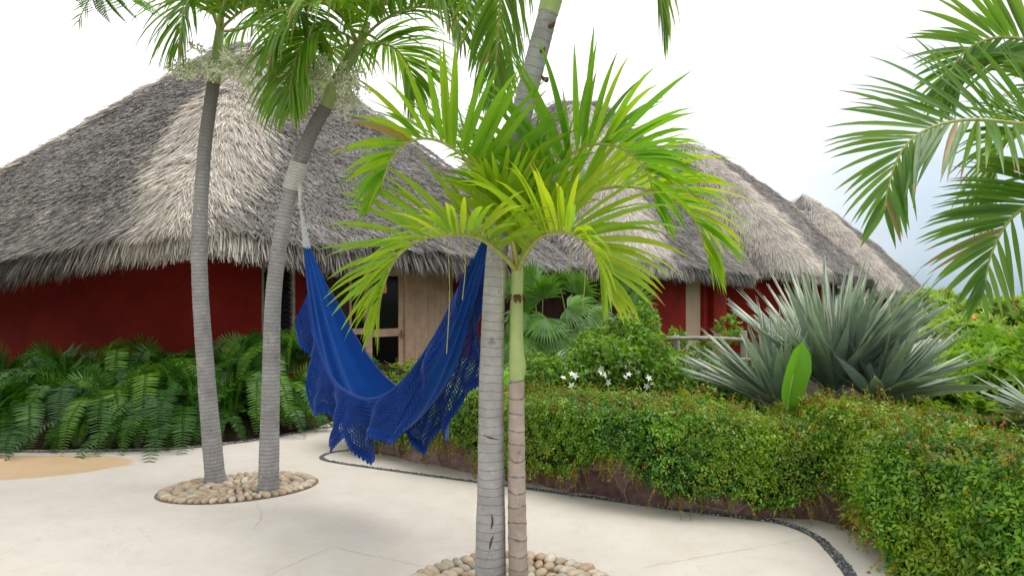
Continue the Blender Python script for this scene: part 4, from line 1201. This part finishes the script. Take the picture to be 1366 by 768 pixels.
hedge('creeper_mound', 'rounded creeper mound in the right foreground spilling down to the terrace', np.array([[2.46, 5.5], [2.44, 4.95], [2.50, 4.5], [2.40, 4.05], [2.52, 3.4], [2.85, 2.7], [3.4, 2.0], [4.2, 1.4]]), 2.3, .06, .70, .14, 105000, 33, .045, (3.4, 3.8, .4),
      drape=([0, .15, .3, 1], [.2, .12, 0, 0]))

# ------------------------------------------------------------------ ferns
def fern_mesh(seed, nf=42, L0=.75):
    r = np.random.default_rng(seed); mb = MB()
    for i in range(nf):
        a = r.uniform(0, 2 * np.pi); el = r.choice([r.uniform(.15, .8), r.uniform(.7, 1.2), r.uniform(1.15, 1.5)]); L = L0 * r.uniform(.6, 1.15)
        h = np.array([math.cos(a), math.sin(a), 0]); k = r.uniform(.0, .06)
        out, up = math.cos(el), math.sin(el)
        ctrl = [h * k, h * L * .28 * (out + .15) + UPZ * L * .42 * up, h * L * .62 * (out + .2) + UPZ * L * .55 * up, h * L * .92 * (out + .22) + UPZ * L * (.50 * up - .16), h * L * 1.08 * (out + .22) + UPZ * L * (.40 * up - .42)]
        c = spline(ctrl, 22); T, U, B = frames(c, UPZ)
        tint = np.clip(r.normal(.30, .22) + .25 * (el > .9), 0, 1)
        tube(mb, c, np.linspace(.004, .0012, 22), 4, .5, cap=False)
        n = 42; t = np.linspace(.12, .995, n); tt = np.linspace(0, 1, 22)
        ip = lambda A: np.stack([np.interp(t, tt, A[:, q]) for q in range(3)], 1)
        p, Ti, Ui, Bi = ip(c), nz(ip(T)), nz(ip(U)), nz(ip(B))
        ln = .125 * r.uniform(.8, 1.15) * np.sin(np.pi * np.clip(t * .86 + .12, 0, 1))**.7 + .006
        for sd in (-1, 1):
            d = Bi * sd + Ti * .28 + Ui * .05 + r.normal(0, .06, (n, 3))
            tv = np.array([[0, 0, 0], [-.07, .25, .01], [.09, .12, .01], [.06, .7, -.03], [-.045, .75, -.03], [.02, 1, -.07]])
            tf = np.array([[0, 2, 3, 1], [1, 3, 5, 4]])
            scatter(mb, tv, tf, p, d, Ui + r.normal(0, .15, (n, 3)), ln, np.clip(tint + r.normal(0, .08, n) + .15 * (t - .5), 0, 1))
    return mb
FERN = [fern_mesh(60 + k, 32 + 4 * (k % 3), .82 + .05 * (k % 4)) for k in range(6)]
fern_src = []
for k, f in enumerate(FERN):
    o = f.build('fern', M['fern']); fern_src.append(o.data); bpy.data.objects.remove(o)
ferns = [
    (-45, 7.75, .10, 1.0, 'sword fern cut by the left edge of the photo, fronds trailing on the ochre stain'),
    (40, 7.75, .10, 1.0, 'sword fern second from the left edge, arching over the pale paving'),
    (95, 8.0, .22, 1.0, 'sword fern beside the ochre stain, fronds hanging low'),
    (140, 7.85, .12, 1.0, 'sword fern with long drooping fronds right of the ochre stain'),
    (200, 7.85, .14, 1.0, 'sword fern midway between the ochre stain and the leftmost palm trunk'),
    (250, 7.95, .14, .95, 'sword fern whose fronds pass behind the leftmost palm trunk'),
    (305, 8.1, .14, .95, 'sword fern seen between the two leaning palm trunks'),
    (345, 8.35, .18, .95, 'sword fern directly behind the trunk that holds the hammock'),
    (392, 8.6, .18, .9, 'sword fern at the right end of the bed beside the hammock fringe'),
    (400, 9.0, .66, .95, 'tall pale-green sword fern under the louvred window next to the hammock'),
    (345, 8.85, .52, 1.0, 'sword fern against the bright red wall between the palm trunks'),
    (285, 8.75, .38, 1.0, 'sword fern at the outer corner of the red wall'),
    (225, 8.7, .34, 1.0, 'upright sword fern in the shaded row left of the wall corner'),
    (160, 8.65, .30, 1.0, 'sword fern with one upright frond against the dark red wall'),
    (85, 8.6, .28, 1.0, 'sword fern in the dark back row near the left end of the wall'),
    (10, 8.6, .26, 1.0, 'sword fern in the back row at the far left below the dark wall'),
]
for k, (px, d, z, sc, lab) in enumerate(ferns):
    o = bpy.data.objects.new('fern', fern_src[(k * 5 + k // 3) % 6]); COL.objects.link(o)
    d += .12; o.location = ((px - 683) / FP * d, d, z + (.08 if z > .2 else .02)); o.rotation_euler = (0, 0, k * 2.1); o.scale = (sc * 1.16,) * 3
    tag(o, lab, 'fern', 'sword ferns along the red wall')
# raised root mass under the ferns
mb = MB(); Lg = [np.array(p) for p in FE[1:]] + [np.array((-2.4, 9.3)), np.array((-2.75, 10.2)), np.array((-4.0, 9.12)), np.array((-7.5, 10.6))]
Lg = np.array(Lg); cen = Lg.mean(0); inn = Lg + nz(cen - Lg) * .30; inn2 = Lg + nz(cen - Lg) * .8; n = len(Lg)
V = np.vstack([np.column_stack([Lg + nz(cen - Lg) * .12, np.full(n, .008)]), np.column_stack([inn, np.full(n, .12)]), np.column_stack([inn2, np.full(n, .30)])])
j = np.arange(n); j2 = (j + 1) % n
mb.add(V, np.vstack([np.stack([j, j2, n + j2, n + j], 1), np.stack([n + j, n + j2, 2 * n + j2, 2 * n + j], 1)])); mb.add(V[2 * n:], np.array([list(range(n))]))
tag(mb.build('fern_bed_mound', M['soil']), kind='structure')

# ------------------------------------------------------------------ silver sword plants
def sword_plant(name, label, at, n, L, W, seed, el=(.1, 1.5), lean=(0, 0, 0), az=None):
    r = np.random.default_rng(seed)
    t = thing(name, at, label, 'succulent plant', 'silver sword-leaved plants behind the hedge')
    mb = MB(); at = np.array(at)
    a = r.uniform(0, 2 * np.pi, n) if az is None else r.uniform(az[0], az[1], n)
    e = np.arcsin(np.clip(np.sin(el[0]) + (np.sin(el[1]) - np.sin(el[0])) * r.random(n), -1, 1))
    d = np.stack([np.cos(a) * np.cos(e), np.sin(a) * np.cos(e), np.sin(e)], 1) + np.array(lean)
    d = nz(d)
    nrm = np.cross(np.cross(d, UPZ), d) + r.normal(0, .35, (n, 3)) + np.array([0, -.25, .1])
    base = at + d * r.uniform(.02, .10, n)[:, None]
    Lr = L * r.uniform(.72, 1.08, n)
    prof = np.array([.75, .9, 1., .95, .8, .55, .26, .02])
    tint = np.clip(r.beta(2, 3, n) * .62 + .04 * (e > 1), 0, .7)
    dr = r.uniform(.0, .035, n) + .05 * (e < .4)
    strips(mb, base, d, nrm, Lr, W * r.uniform(.8, 1.15, n), dr, K=8, fold=.38, prof=prof, tint=tint)
    # pale dry margins
    for sgn in (-1, 1):
        sd = nz(np.cross(d, nrm)) * sgn
        k = r.random(n) < .75
        up = nz(np.cross(nz(np.cross(d, nrm)), d))
        strips(mb, (base + sd * (W * .40) + up * (W * .16))[k], (d - sd * W * .42 / Lr[:, None])[k], nrm[k], Lr[k] * .985, W * .14, dr[k], K=8, fold=0., prof=np.array([.6, 1, 1, 1, 1, .9, .6, .1]), tint=.93)
    mb.build('leaf_rosette', M['agave'], t)
    mb = MB(); tube(mb, [at * np.array([1, 1, 0]) + UPZ * (BEDZ - .05), at + UPZ * .06], np.array([.10, .08]), 10); mb.build('stem', M['branch'], t)
    return t
sword_plant('sword_plant', 'biggest silver sword-leaved plant, its upright blades covering the far huts', P(1110, 525, 6.15), 170, 1.16, .115, 41, (.62, 1.52))
sword_plant('sword_plant', 'large silver sword-leaved plant leaning right towards the bright green shrub', P(1172, 535, 5.95), 105, .90, .10, 42, (.30, 1.45), (.24, 0, 0))
sword_plant('sword_plant', 'smaller silver sword-leaved plant left of the single banana leaf, beside the log fence', P(1040, 545, 6.1), 72, .94, .10, 43, (.45, 1.2), (-.62, 0, .05))
sword_plant('sword_plant', 'small silver sword-leaved plant at the right edge above the creeper mound', P(1400, 560, 5.2), 40, .6, .05, 44, (.1, 1.2), (-.2, 0, 0))

def banana(label, base, ctrl, W, seed):
    t = thing('banana_plant', (base[0], base[1], BEDZ), label, 'banana plant')
    mb = MB(); c = spline(ctrl, 16); T, U, B = frames(c, np.array([.2, -.9, .3]))
    prof = np.interp(np.linspace(0, 1, 16), [0, .08, .25, .6, .85, 1], [.12, .6, .92, 1., .75, .05])
    rows = []
    for k in range(-4, 5):
        f = k / 4
        rows.append(c + B * (W / 2 * prof * f)[:, None] + U * (abs(f)**1.4 * W * .22 * prof + .003 * np.sin(np.arange(16) * .8))[:, None])
    A = np.stack(rows, 1).reshape(-1, 3); i = np.arange(15)[:, None] * 9 + np.arange(8)[None]
    F = np.stack([i, i + 9, i + 10, i + 1], -1).reshape(-1, 4)
    mb.add(A, F, np.repeat(np.linspace(.2, .8, 15), 8)); mb.build('leaf', M['banana'], t)
    mb = MB(); tube(mb, np.vstack([np.array([[base[0], base[1], BEDZ - .02]]), c[:13] - U[:13] * .006]), np.concatenate([[.022], np.linspace(.014, .003, 13)]), 8); mb.build('stem', M['shaft'], t)
b0 = P(1052, 560, 5.55)
banana('young banana plant with one upright bright green leaf in front of the silver blades', b0, [P(1050, 545, 5.55), P(1054, 520, 5.53), P(1062, 486, 5.5), P(1071, 456, 5.5)], .23, 1)
b1 = P(672, 560, 6.7)
banana('small banana plant with a pale green leaf between the two centre trunks', b1, [P(664, 530, 6.6), P(668, 512, 6.6), P(676, 500, 6.55), P(686, 498, 6.5)], .2, 2)

# ------------------------------------------------------------------ fan palms
def fan_leaf(mb, hub, d, nrm, R, seed, spread=205, ns=30, m=0, droop=.25):
    r = np.random.default_rng(seed); d = nz(d); x = nz(np.cross(d, nrm)); nn = np.cross(x, d)
    a = np.radians(np.linspace(-spread / 2, spread / 2, ns))
    dirs = np.cos(a)[:, None] * d + np.sin(a)[:, None] * x + nn * (.10 * np.cos(a * 2))[:, None]
    L = R * (.80 + .20 * np.cos(a)) * r.uniform(.94, 1.05, ns)
    W = 2 * R * .64 * math.sin(math.radians(spread / ns / 2)) * 1.28
    strips(mb, np.tile(hub, (ns, 1)), dirs, np.tile(nn, (ns, 1)) , L, W, droop * r.uniform(.5, 1.5, ns), K=7, fold=.5, prof=np.array([.05, .38, .70, 1., .85, .55, .28, .03]), tint=np.clip(r.normal(.5, .15, ns), 0, 1), mat=m)
def fan_palm(label, base, leaves, mname, seed, h0=None, name='fan_palm'):
    t = thing(name, base, label, 'fan palm', 'fan palms under the second roof')
    for i, (px, py, d, R, dx, dz, ny) in enumerate(leaves):
        hub = P(px, py, d); mb = MB()
        b = np.array(base) + np.array([0, 0, .05])
        dd = nz(np.array([dx, -.35, dz]))
        fan_leaf(mb, hub, dd, np.array([dx * .3, -ny, .6]), R, seed + i)
        tube(mb, spline([b, (b + hub) / 2 + UPZ * .12, hub], 10), np.linspace(.012, .006, 10), 6, .3, 1)
        mb.build('fan_leaf', [M[mname], M['rachis']], t)
    mb = MB(); tube(mb, [np.array(base) - UPZ * .3, np.array(base) + UPZ * .14], np.array([.08, .06]), 10); mb.build('trunk', M['fiber'], t)
def at_bed(px, d): return ((px - 683) / FP * d, d, BEDZ)
fan_palm('fan palm with pleated leaves directly right of the young palm trunk', at_bed(722, 9.3), [(724, 398, 9.1, .46, -.2, .6, .8), (730, 424, 8.9, .44, -.3, -.5, .9), (712, 380, 9.3, .42, -.5, .7, .6), (738, 444, 8.9, .42, .1, -.8, .9), (706, 420, 9.0, .4, -.8, -.2, .9)], 'fan', 71)
fan_palm('fan palm with a smooth rounded leaf in the shade left of the hanging frond tips', at_bed(768, 9.6), [(757, 410, 9.2, .44, .8, -.1, 1.), (770, 392, 9.5, .42, .4, .7, .7), (764, 440, 9.1, .42, .5, -.7, .9), (785, 420, 9.6, .4, .8, -.1, .9), (748, 385, 9.7, .4, -.1, .8, .6)], 'fan', 81)
fan_palm('fan palm half hidden behind the white-flowered shrub near the beige door', at_bed(832, 10.0), [(825, 395, 10., .46, -.4, .7, .7), (845, 410, 9.9, .44, .6, .4, .8), (812, 420, 9.9, .42, -.7, -.1, .9), (850, 440, 9.8, .42, .6, -.4, .9), (832, 380, 10.2, .42, .1, .9, .6)], 'fan', 91)
fan_palm('fan palm seen in the gap between the two centre trunks', at_bed(672, 9.0), [(676, 430, 8.9, .42, .2, .2, .9), (668, 455, 8.8, .4, -.2, -.6, .9), (684, 400, 9.1, .42, .4, .7, .7), (690, 452, 8.8, .4, .5, -.5, .9)], 'fan', 101)
# silver fan plant
sp = thing('silver_fan_palm', at_bed(742, 7.2), 'small silvery fan palm leaf poking out of the hedge by the white flowers', 'fan palm')
mb = MB(); fan_leaf(mb, P(735, 492, 7.1), np.array([.75, -.2, .35]), np.array([-.3, -.8, .8]), .34, 5, 120, 20, 0, .25); mb.build('fan_leaf', M['silver_fan'], sp)
mb = MB(); tube(mb, [np.array(at_bed(742, 7.2)), P(735, 492, 7.1)], .01, 6); mb.build('stem', M['rachis'], sp)

# ------------------------------------------------------------------ shrubs
def blob_points(r, blobs, n):
    vol = np.array([b[3] * b[4] * b[5] for b in blobs])**.67; k = r.choice(len(blobs), n, p=vol / vol.sum())
    B = np.array(blobs)[k]; d = nz(r.normal(size=(n, 3)))
    rr = r.uniform(.55, 1.04, n)**.6
    p = B[:, :3] + d * B[:, 3:] * rr[:, None]
    return p, nz(d / B[:, 3:]), rr
def shrub(name, label, cat, base, blobs, n, size, m, seed, tpl=TRI, group=None, flowers=None, stems=8, up=.2, tint=(.5, .2), zmin=None, parts=('foliage', 'stems'), flower_mat=None, ftpl=None):
    r = np.random.default_rng(seed); t = thing(name, base, label, cat, group); base = np.array(base)
    p, nm, rr = blob_points(r, blobs, n)
    lump = noise3(p, 1.1 / max(.3, blobs[0][3]), seed, 3)
    p = p + nm * (lump * .10 * blobs[0][3])[:, None]
    if zmin is not None: k = p[:, 2] > zmin; p, nm, rr, lump = p[k], nm[k], rr[k], lump[k]
    n = len(p)
    mb = MB(); d = nz(nm * .5 + r.normal(0, .7, (n, 3)) + UPZ * up)
    nr = nz(nm * .6 + r.normal(0, .5, (n, 3)) + UPZ * .6)
    scatter(mb, tpl[0], tpl[1], p, d, nr, size * r.uniform(.6, 1.25, n), np.clip(tint[0] + lump * .12 + r.normal(0, tint[1], n), 0, 1))
    mb.build(parts[0], m, t)
    mb = MB()
    for i in range(stems):
        b = blobs[i % len(blobs)]; q = np.array(b[:3]) + r.normal(0, .4, 3) * np.array(b[3:])
        mid = (base + q) / 2 + r.normal(0, .08, 3) * b[3]
        tube(mb, spline([base, mid, q], 8), np.linspace(.035, .008, 8) * max(.4, b[3] / 1.2), 6)
    mb.build(parts[1], M['branch'], t)
    return t, p, nm
def flower_cluster(parent, at, out, seed, m, s=.05, nf=4, name='flower'):
    r = np.random.default_rng(seed); mb = MB()
    V, F = multi_leaf([k * 2 * np.pi / 5 for k in range(5)], [1.] * 5, -.15); V = V * np.array([1.5, 1.5, 1])
    loc = at + r.normal(0, s * .7, (nf, 3)); nr = nz(out + r.normal(0, .4, (nf, 3)))
    scatter(mb, V, F, loc, r.normal(size=(nf, 3)), nr, s * .62 * r.uniform(.8, 1.2, nf)); mb.build(name, m, parent)

B7 = lambda px, py, d, rx, ry, rz: (*P(px, py, d), rx, ry, rz)
tS, pS, nS = shrub('flowering_shrub', 'sprawling green shrub dotted with white blossoms behind the hedge', 'shrub', at_bed(815, 7.4),
    [B7(810, 492, 7.3, .50, .5, .34), B7(760, 505, 7.1, .42, .4, .26), B7(850, 480, 7.5, .40, .45, .34), B7(835, 450, 7.8, .28, .3, .26), B7(715, 505, 7.0, .34, .4, .24), B7(885, 505, 7.2, .30, .4, .3), B7(790, 465, 7.8, .28, .3, .2), B7(860, 428, 8.0, .16, .2, .20)], 12000, .052, M['shrub'], 51, stems=14, tint=(.5, .26))
for k, (px, py, d) in enumerate([(a_ + e_ * 5 - 2, b_ + (e_ % 2) * 5 - 7, c_) for a_, b_, c_ in ((752, 508, 6.72), (762, 504, 6.7), (800, 507, 6.78), (806, 512, 6.76), (837, 490, 7.0), (852, 494, 7.0), (868, 515, 6.84), (858, 526, 6.8), (864, 512, 6.86), (836, 508, 6.85), (834, 459, 7.5)) for e_ in range(2)]):
    flower_cluster(tS, P(px, py, d - .12), np.array([0, -.9, .4]), 200 + k, M['white_flower'], .040, 1)
# creeper mass behind the hedge left part
shrub('low_shrub', 'low rusty-leaved creeper bush behind the hammock below the plank shutter', 'shrub', at_bed(600, 8.2), [B7(560, 540, 8.3, .6, .6, .28), B7(620, 520, 8.0, .6, .6, .3), B7(670, 520, 7.4, .5, .5, .26)], 5200, .056, M['creeper'], 52, tint=(.42, .16))
shrub('low_shrub', 'dark low shrub under the log fence, left of the silver blades', 'shrub', at_bed(930, 8.2), [B7(925, 500, 8.2, .55, .5, .32), B7(960, 520, 7.8, .5, .5, .3), B7(1010, 520, 8.0, .5, .5, .35)], 4200, .06, M['shrub'], 53, tint=(.25, .18))
# thin leafy vine by the pillar
shrub('vine', 'thin leafy vine climbing beside the red pillar', 'vine', (*P(975, 470, 9.4)[:2], BEDZ), [B7(972, 440, 9.4, .18, .12, .22), B7(945, 458, 9.4, .2, .1, .1), B7(905, 450, 9.3, .15, .1, .12)], 260, .075, M['shrub'], 54, tint=(.55, .2), stems=5)
# bright plumeria like bushes on the right
BIGLEAF = multi_leaf([rad(a) for a in (-125, -75, -30, 15, 60, 105, 150)], [.8, .9, 1, 1, .95, .9, .8], .12)
BIGLEAF = (BIGLEAF[0] * np.array([.9, .9, 1]), BIGLEAF[1])
for k, (lab, bl, n) in enumerate((
    ('bright green broad-leaved shrub right of the silver blades with pale pink buds', [B7(1290, 530, 6.6, .55, .5, .42), B7(1250, 545, 6.4, .4, .4, .3)], 800),
    ('bright green broad-leaved shrub at the right edge above the creeper mound', [B7(1370, 525, 6.4, .55, .5, .45), B7(1400, 500, 6.8, .5, .5, .5)], 900),
    ('bright green broad-leaved shrub farther back below the orange-flowered tree', [B7(1325, 490, 8.2, .6, .5, .42), B7(1280, 500, 8.0, .45, .5, .32)], 800))):
    c = bl[0]; tt_, pp_, nn_ = shrub('broadleaf_shrub', lab, 'shrub', (c[0], c[1], BEDZ), bl, n, .15, M['bright_shrub'], 55 + k, BIGLEAF, 'bright broad-leaved shrubs at the right', tint=(.55, .2), up=.5)
    r_ = np.random.default_rng(k); vis = np.where((nn_[:, 1] < -.2) & (nn_[:, 2] > .0))[0]
    for i in r_.choice(vis, min(6, len(vis)), False): flower_cluster(tt_, pp_[i] + nn_[i] * .05, nn_[i], int(i), M['pink_flower'], .045, 1)
# orange flowered feathery trees
FEATHER = multi_leaf([rad(90 - k * 0) if False else rad(s_ * a) for a, s_ in ((20, 1), (20, -1), (50, 1), (50, -1), (85, 1), (85, -1), (120, 1), (120, -1))], [1, 1, .9, .9, .8, .8, .6, .6], .1)
FEATHER = (FEATHER[0] * np.array([.8, 1.1, 1]), FEATHER[1])
for k, (lab, px, d, bl, n, fl) in enumerate((
    ('feathery tree with orange blossom below the tip of the hanging frond', 1285, 12, [B7(1275, 455, 12, 1.0, .9, .5), B7(1315, 470, 11.5, .9, .8, .42), B7(1245, 470, 12.2, .7, .7, .35)], 3400, 30),
    ('feathery orange-flowered tree at the right edge with bare grey limbs', 1350, 13, [B7(1345, 420, 13, .8, .8, .32), B7(1385, 435, 13, .9, .8, .4), B7(1320, 430, 13.4, .6, .6, .22), B7(1365, 465, 12.6, .9, .7, .35)], 2400, 40),
    ('yellow-green tree behind the end of the farthest thatched roof', 1245, 19, [B7(1245, 415, 19, .8, .8, .55), B7(1268, 425, 19.5, .9, .8, .5)], 2200, 3))):
    base = P(px, 560, d); base[2] = -2.0 if d > 15 else -1.2
    tt_, pp_, nn_ = shrub('flame_tree', lab, 'tree', base, bl, n, .12 + .004 * d, M['tree_leaf'], 64 + k, FEATHER, 'feathery trees beyond the garden', tint=(.5, .22), up=.1, parts=('crown', 'trunk'), stems=11)
    r_ = np.random.default_rng(k + 3); vis = np.where((nn_[:, 1] < .1) & (nn_[:, 2] > -.2))[0]
    for i in r_.choice(vis, fl, False): flower_cluster(tt_, pp_[i] + nn_[i] * .08, nn_[i] + np.array([0, -.5, .3]), int(i), M['orange_flower'], .15, 1, 'blossom')
# far woodland edge
r_ = np.random.default_rng(5); mb = MB()
for i in range(90):
    y0 = r_.uniform(38, 75); x0 = y0 * r_.uniform(-.9, 2.2); rx = r_.uniform(1.8, 3.4); gz = terr_z(np.array([[x0, y0]]))[0]
    p, nm, rr = blob_points(r_, [(x0, y0, gz + rx * .75, rx, rx, rx * .8)], 420)
    scatter(mb, FEATHER[0], FEATHER[1], p, nz(nm + r_.normal(0, .6, p.shape)), nz(nm + UPZ), r_.uniform(.4, .8, len(p)), np.clip(r_.normal(.5, .2, len(p)), 0, 1))
tag(mb.build('far_woodland', M['far_leaf']), 'distant hazy green woodland beyond the garden', 'woodland', kind='stuff')

# tree behind hut 1 (tips over the roof edge)
shrub('garden_tree', 'leafy tree behind the left end of the big thatched roof, only its tips showing', 'tree', (-14.8, 17.5, 0), [(-14.8, 17.5, 3.6, 1.6, 1.4, 1.5), (-13.4, 17.8, 3.8, 1.2, 1.0, 1.2), (-12.3, 18.5, 4.3, .9, .9, 1.0)], 2600, .2, M['tree_leaf'], 69, FEATHER, tint=(.6, .2), parts=('crown', 'trunk'))
# overhanging feathery branch, upper left
bt = thing('mimosa_tree', (-5.8, 4.2, 0), 'feathery-leaved tree beyond the left edge, one bipinnate spray hanging in, unseen crown added for shade', 'tree')
mb = MB(); tube(mb, spline([(-5.8, 4.2, 0), (-5.7, 4.3, 2), (-5.2, 4.6, 3.6), P(60, -60, 5.0), P(110, -25, 5.0)], 30), np.linspace(.12, .01, 30), 10); mb.build('trunk', M['branch'], bt)
mb = MB(); r_ = np.random.default_rng(8)
for (a, b) in (((105, -22), (150, 12)), ((110, -25), (165, 8)), ((110, -25), (190, 4)), ((108, -20), (128, 12)), ((105, -24), (200, 6)), ((100, -30), (150, -10)), ((90, -40), (90, -10)), ((70, -50), (40, -30))):
    A_, B_ = P(*a, 5.0), P(*b, 4.9); c = spline([A_, (A_ + B_) / 2 + UPZ * .05, B_], 16); tube(mb, c, .003, 5, .2)
    T, U, Bn = frames(c)
    for sd in (-1, 1):
        for k in range(2, 16, 1):
            dd = nz(Bn[k] * sd + T[k] * .5 - UPZ * .35); l = .11
            q = c[k] + dd * np.linspace(.01, l, 9)[:, None]
            sdv = nz(np.cross(dd, UPZ))
            for s2 in (-1, 1):
                scatter(mb, LEAF_V, LEAF_F, q, np.tile(nz(sdv * s2 + dd * .5), (9, 1)), np.tile(UPZ, (9, 1)) + r_.normal(0, .2, (9, 3)), .022, r_.uniform(.0, .5))
mb.build('leaf_spray', M['frond_dark'], bt)
mb = MB(); r_ = np.random.default_rng(12)  # unseen crown, added to keep sky light off the left wall
p, nm, rr = blob_points(r_, [(-10.2, 5.2, 4.6, 3.2, 2.6, 2.4), (-8.6, 2.6, 6.0, 2.6, 2.4, 1.8), (-12.5, 7.2, 3.8, 2.6, 2.0, 2.4), (-11.0, 1.0, 4.2, 3.0, 2.6, 2.6)], 5200)
scatter(mb, FEATHER[0], FEATHER[1], p, nz(nm + r_.normal(0, .6, p.shape)), nz(nm + UPZ), r_.uniform(.3, .55, len(p)), r_.random(len(p)))
mb.build('crown', M['tree_leaf'], bt)
for q in ((-10.2, 5.2, 4.6), (-8.6, 2.6, 6.0), (-12.5, 7.2, 3.8), (-11., 1., 4.2)):  # limbs out to the added crown
    mb = MB(); tube(mb, spline([(-5.8 - .0, 4.2, 1.6), ((-5.8 + q[0]) / 2, (4.2 + q[1]) / 2, q[2] * .75), q], 14), np.linspace(.09, .02, 14), 8); mb.build('added_limb', M['branch'], bt)

# ------------------------------------------------------------------ fence and stone block
fz = thing('log_fence', (*P(950, 500, 9.0)[:2], BEDZ), 'weathered pale log rail fence in front of the red pillar', 'fence')
for px, d, top in ((902, 9.0, 447), (992, 8.7, 441), (1008, 7.9, 470)):
    a = P(px, top, d); b = a.copy(); b[2] = BEDZ - .05
    mb = MB(); c = spline([b, (a + b) / 2 + np.array([.008, 0, 0]), a], 10); tube(mb, c, .045 * (1 + .06 * np.sin(np.arange(10) * 2.)), 10); mb.build('post', M['grey_wood'], fz)
for (p0, p1, d0, d1) in (((890, 451), (996, 453), 8.94, 8.64), ((890, 482), (1012, 480), 8.94, 8.0), ((996, 455), (1040, 500), 8.64, 7.6)):
    mb = MB(); c = spline([P(*p0, d0), (P(*p0, d0) + P(*p1, d1)) / 2 + UPZ * .01, P(*p1, d1)], 12); tube(mb, c, .026 * (1 + .06 * np.sin(np.arange(12) * 1.7)), 10); mb.build('rail', M['grey_wood'], fz)

def rubble(label, px, d, w, h):
    t0 = np.array([*P(px, 500, d)[:2], BEDZ - .6]); r = np.random.default_rng(9); mb = MB()
    V, F = ICO2
    zt = P(px, 455, d)[2]; z = t0[2]
    while z < zt:
        hh = r.uniform(.12, .18); x = -w / 2
        while x < w / 2:
            ww = r.uniform(.16, .28)
            v = V * np.array([ww * .56, .2, hh * .58]); v = np.sign(v) * np.abs(v)**.8 * np.array([ww * .56, .2, hh * .58])**.2
            v = v * (1 + .06 * noise3(V, .4, int(r.integers(999)), 2))[:, None]
            mb.add(v + t0 * np.array([1, 1, 0]) + np.array([x + ww / 2, r.normal(0, .02), z + hh / 2]), F); x += ww
        z += hh
    box(mb, (t0[0] - w / 2 + .02, t0[1] - .12, t0[2]), (t0[0] + w / 2 + .0, t0[1] + .15, zt - .06))
    tag(mb.build('rubble_wall', M['stone_grey'], loc=t0), label, 'wall')
rubble('low grey rubble stone wall half hidden behind the right-hand silver blades', 1240, 9.6, .55, .6)

# ------------------------------------------------------------------ light, sky, camera
SUN_EL, SUN_AZ = 62, 98   # azimuth measured clockwise from +Y (north); the veiled sun stands to the right
w = bpy.data.worlds.new('World'); S.world = w; w.use_nodes = True
nt = w.node_tree; nt.nodes.clear()
out = node(nt, 'ShaderNodeOutputWorld'); bg = node(nt, 'ShaderNodeBackground'); nt.links.new(bg.outputs[0], out.inputs[0])
bg.inputs[1].default_value = .10
sky = node(nt, 'ShaderNodeTexSky', sky_type='NISHITA'); sky.sun_disc = False; sky.sun_elevation = rad(SUN_EL); sky.sun_rotation = rad(SUN_AZ)
sky.air_density = 1.0; sky.dust_density = 1.5; sky.ozone_density = 1.0
tc = node(nt, 'ShaderNodeTexCoord'); sx = node(nt, 'ShaderNodeSeparateXYZ'); nt.links.new(tc.outputs['Generated'], sx.inputs[0])
mp = node(nt, 'ShaderNodeMapping'); mp.inputs['Scale'].default_value = (1, 1, 3.2); nt.links.new(tc.outputs['Generated'], mp.inputs[0])
cn = noise(nt, mp.outputs[0], 2.2, 7, .6)
# gap in the cloud low on the right
gx = math_(nt, 'MULTIPLY', math_(nt, 'SUBTRACT', sx.outputs[0], .24), 3.6, clamp=True)
gz = math_(nt, 'SUBTRACT', 1.0, math_(nt, 'MULTIPLY', sx.outputs[2], 2.5), clamp=True)
gap = math_(nt, 'MULTIPLY', math_(nt, 'MULTIPLY', gx, gz), math_(nt, 'MULTIPLY_ADD', cn, -1.6, 1.75, clamp=True))
cloud = ramp(nt, cn, [(.3, (9.0, 9.2, 9.4)), (.7, (10.6, 10.55, 10.5))])
gw = math_(nt, 'MULTIPLY', math_(nt, 'MULTIPLY', math_(nt, 'SUBTRACT', sx.outputs[0], .12), 3.0, clamp=True), math_(nt, 'MULTIPLY_ADD', cn, 3.2, -1.1, clamp=True))
cloud = mixc(nt, gw, cloud, (5.9, 6.15, 6.4))
blue = mixc(nt, .7, sky.outputs[0], (2.35, 3.6, 4.9))
nt.links.new(mixc(nt, math_(nt, 'MULTIPLY', gap, .95), cloud, blue), bg.inputs[0])

sl = bpy.data.lights.new('sun', 'SUN'); sl.energy = 1.5; sl.angle = rad(36); sl.color = (1, .96, .90)
so = bpy.data.objects.new('sun', sl); COL.objects.link(so)
el, az = rad(SUN_EL), rad(SUN_AZ)
dv = Vector((math.sin(az) * math.cos(el), math.cos(az) * math.cos(el), math.sin(el)))
so.rotation_euler = dv.to_track_quat('Z', 'Y').to_euler()

cam = bpy.data.cameras.new('camera'); cam.sensor_width = 36; cam.lens = FP / 1366 * 36; cam.clip_start = .05; cam.clip_end = 6000
cam.shift_y = 16 / 1366
co = bpy.data.objects.new('camera', cam); COL.objects.link(co); co.location = (0, 0, CAMZ); co.rotation_euler = (rad(90), 0, 0)
S.camera = co
S.view_settings.view_transform = 'Standard'; S.view_settings.look = 'None'; S.view_settings.exposure = 0.58; S.view_settings.gamma = 1
S.cycles.use_denoising = True
S.cycles.max_bounces = 8; S.cycles.transparent_max_bounces = 8; S.cycles.diffuse_bounces = 4
S.cycles.use_adaptive_sampling = True
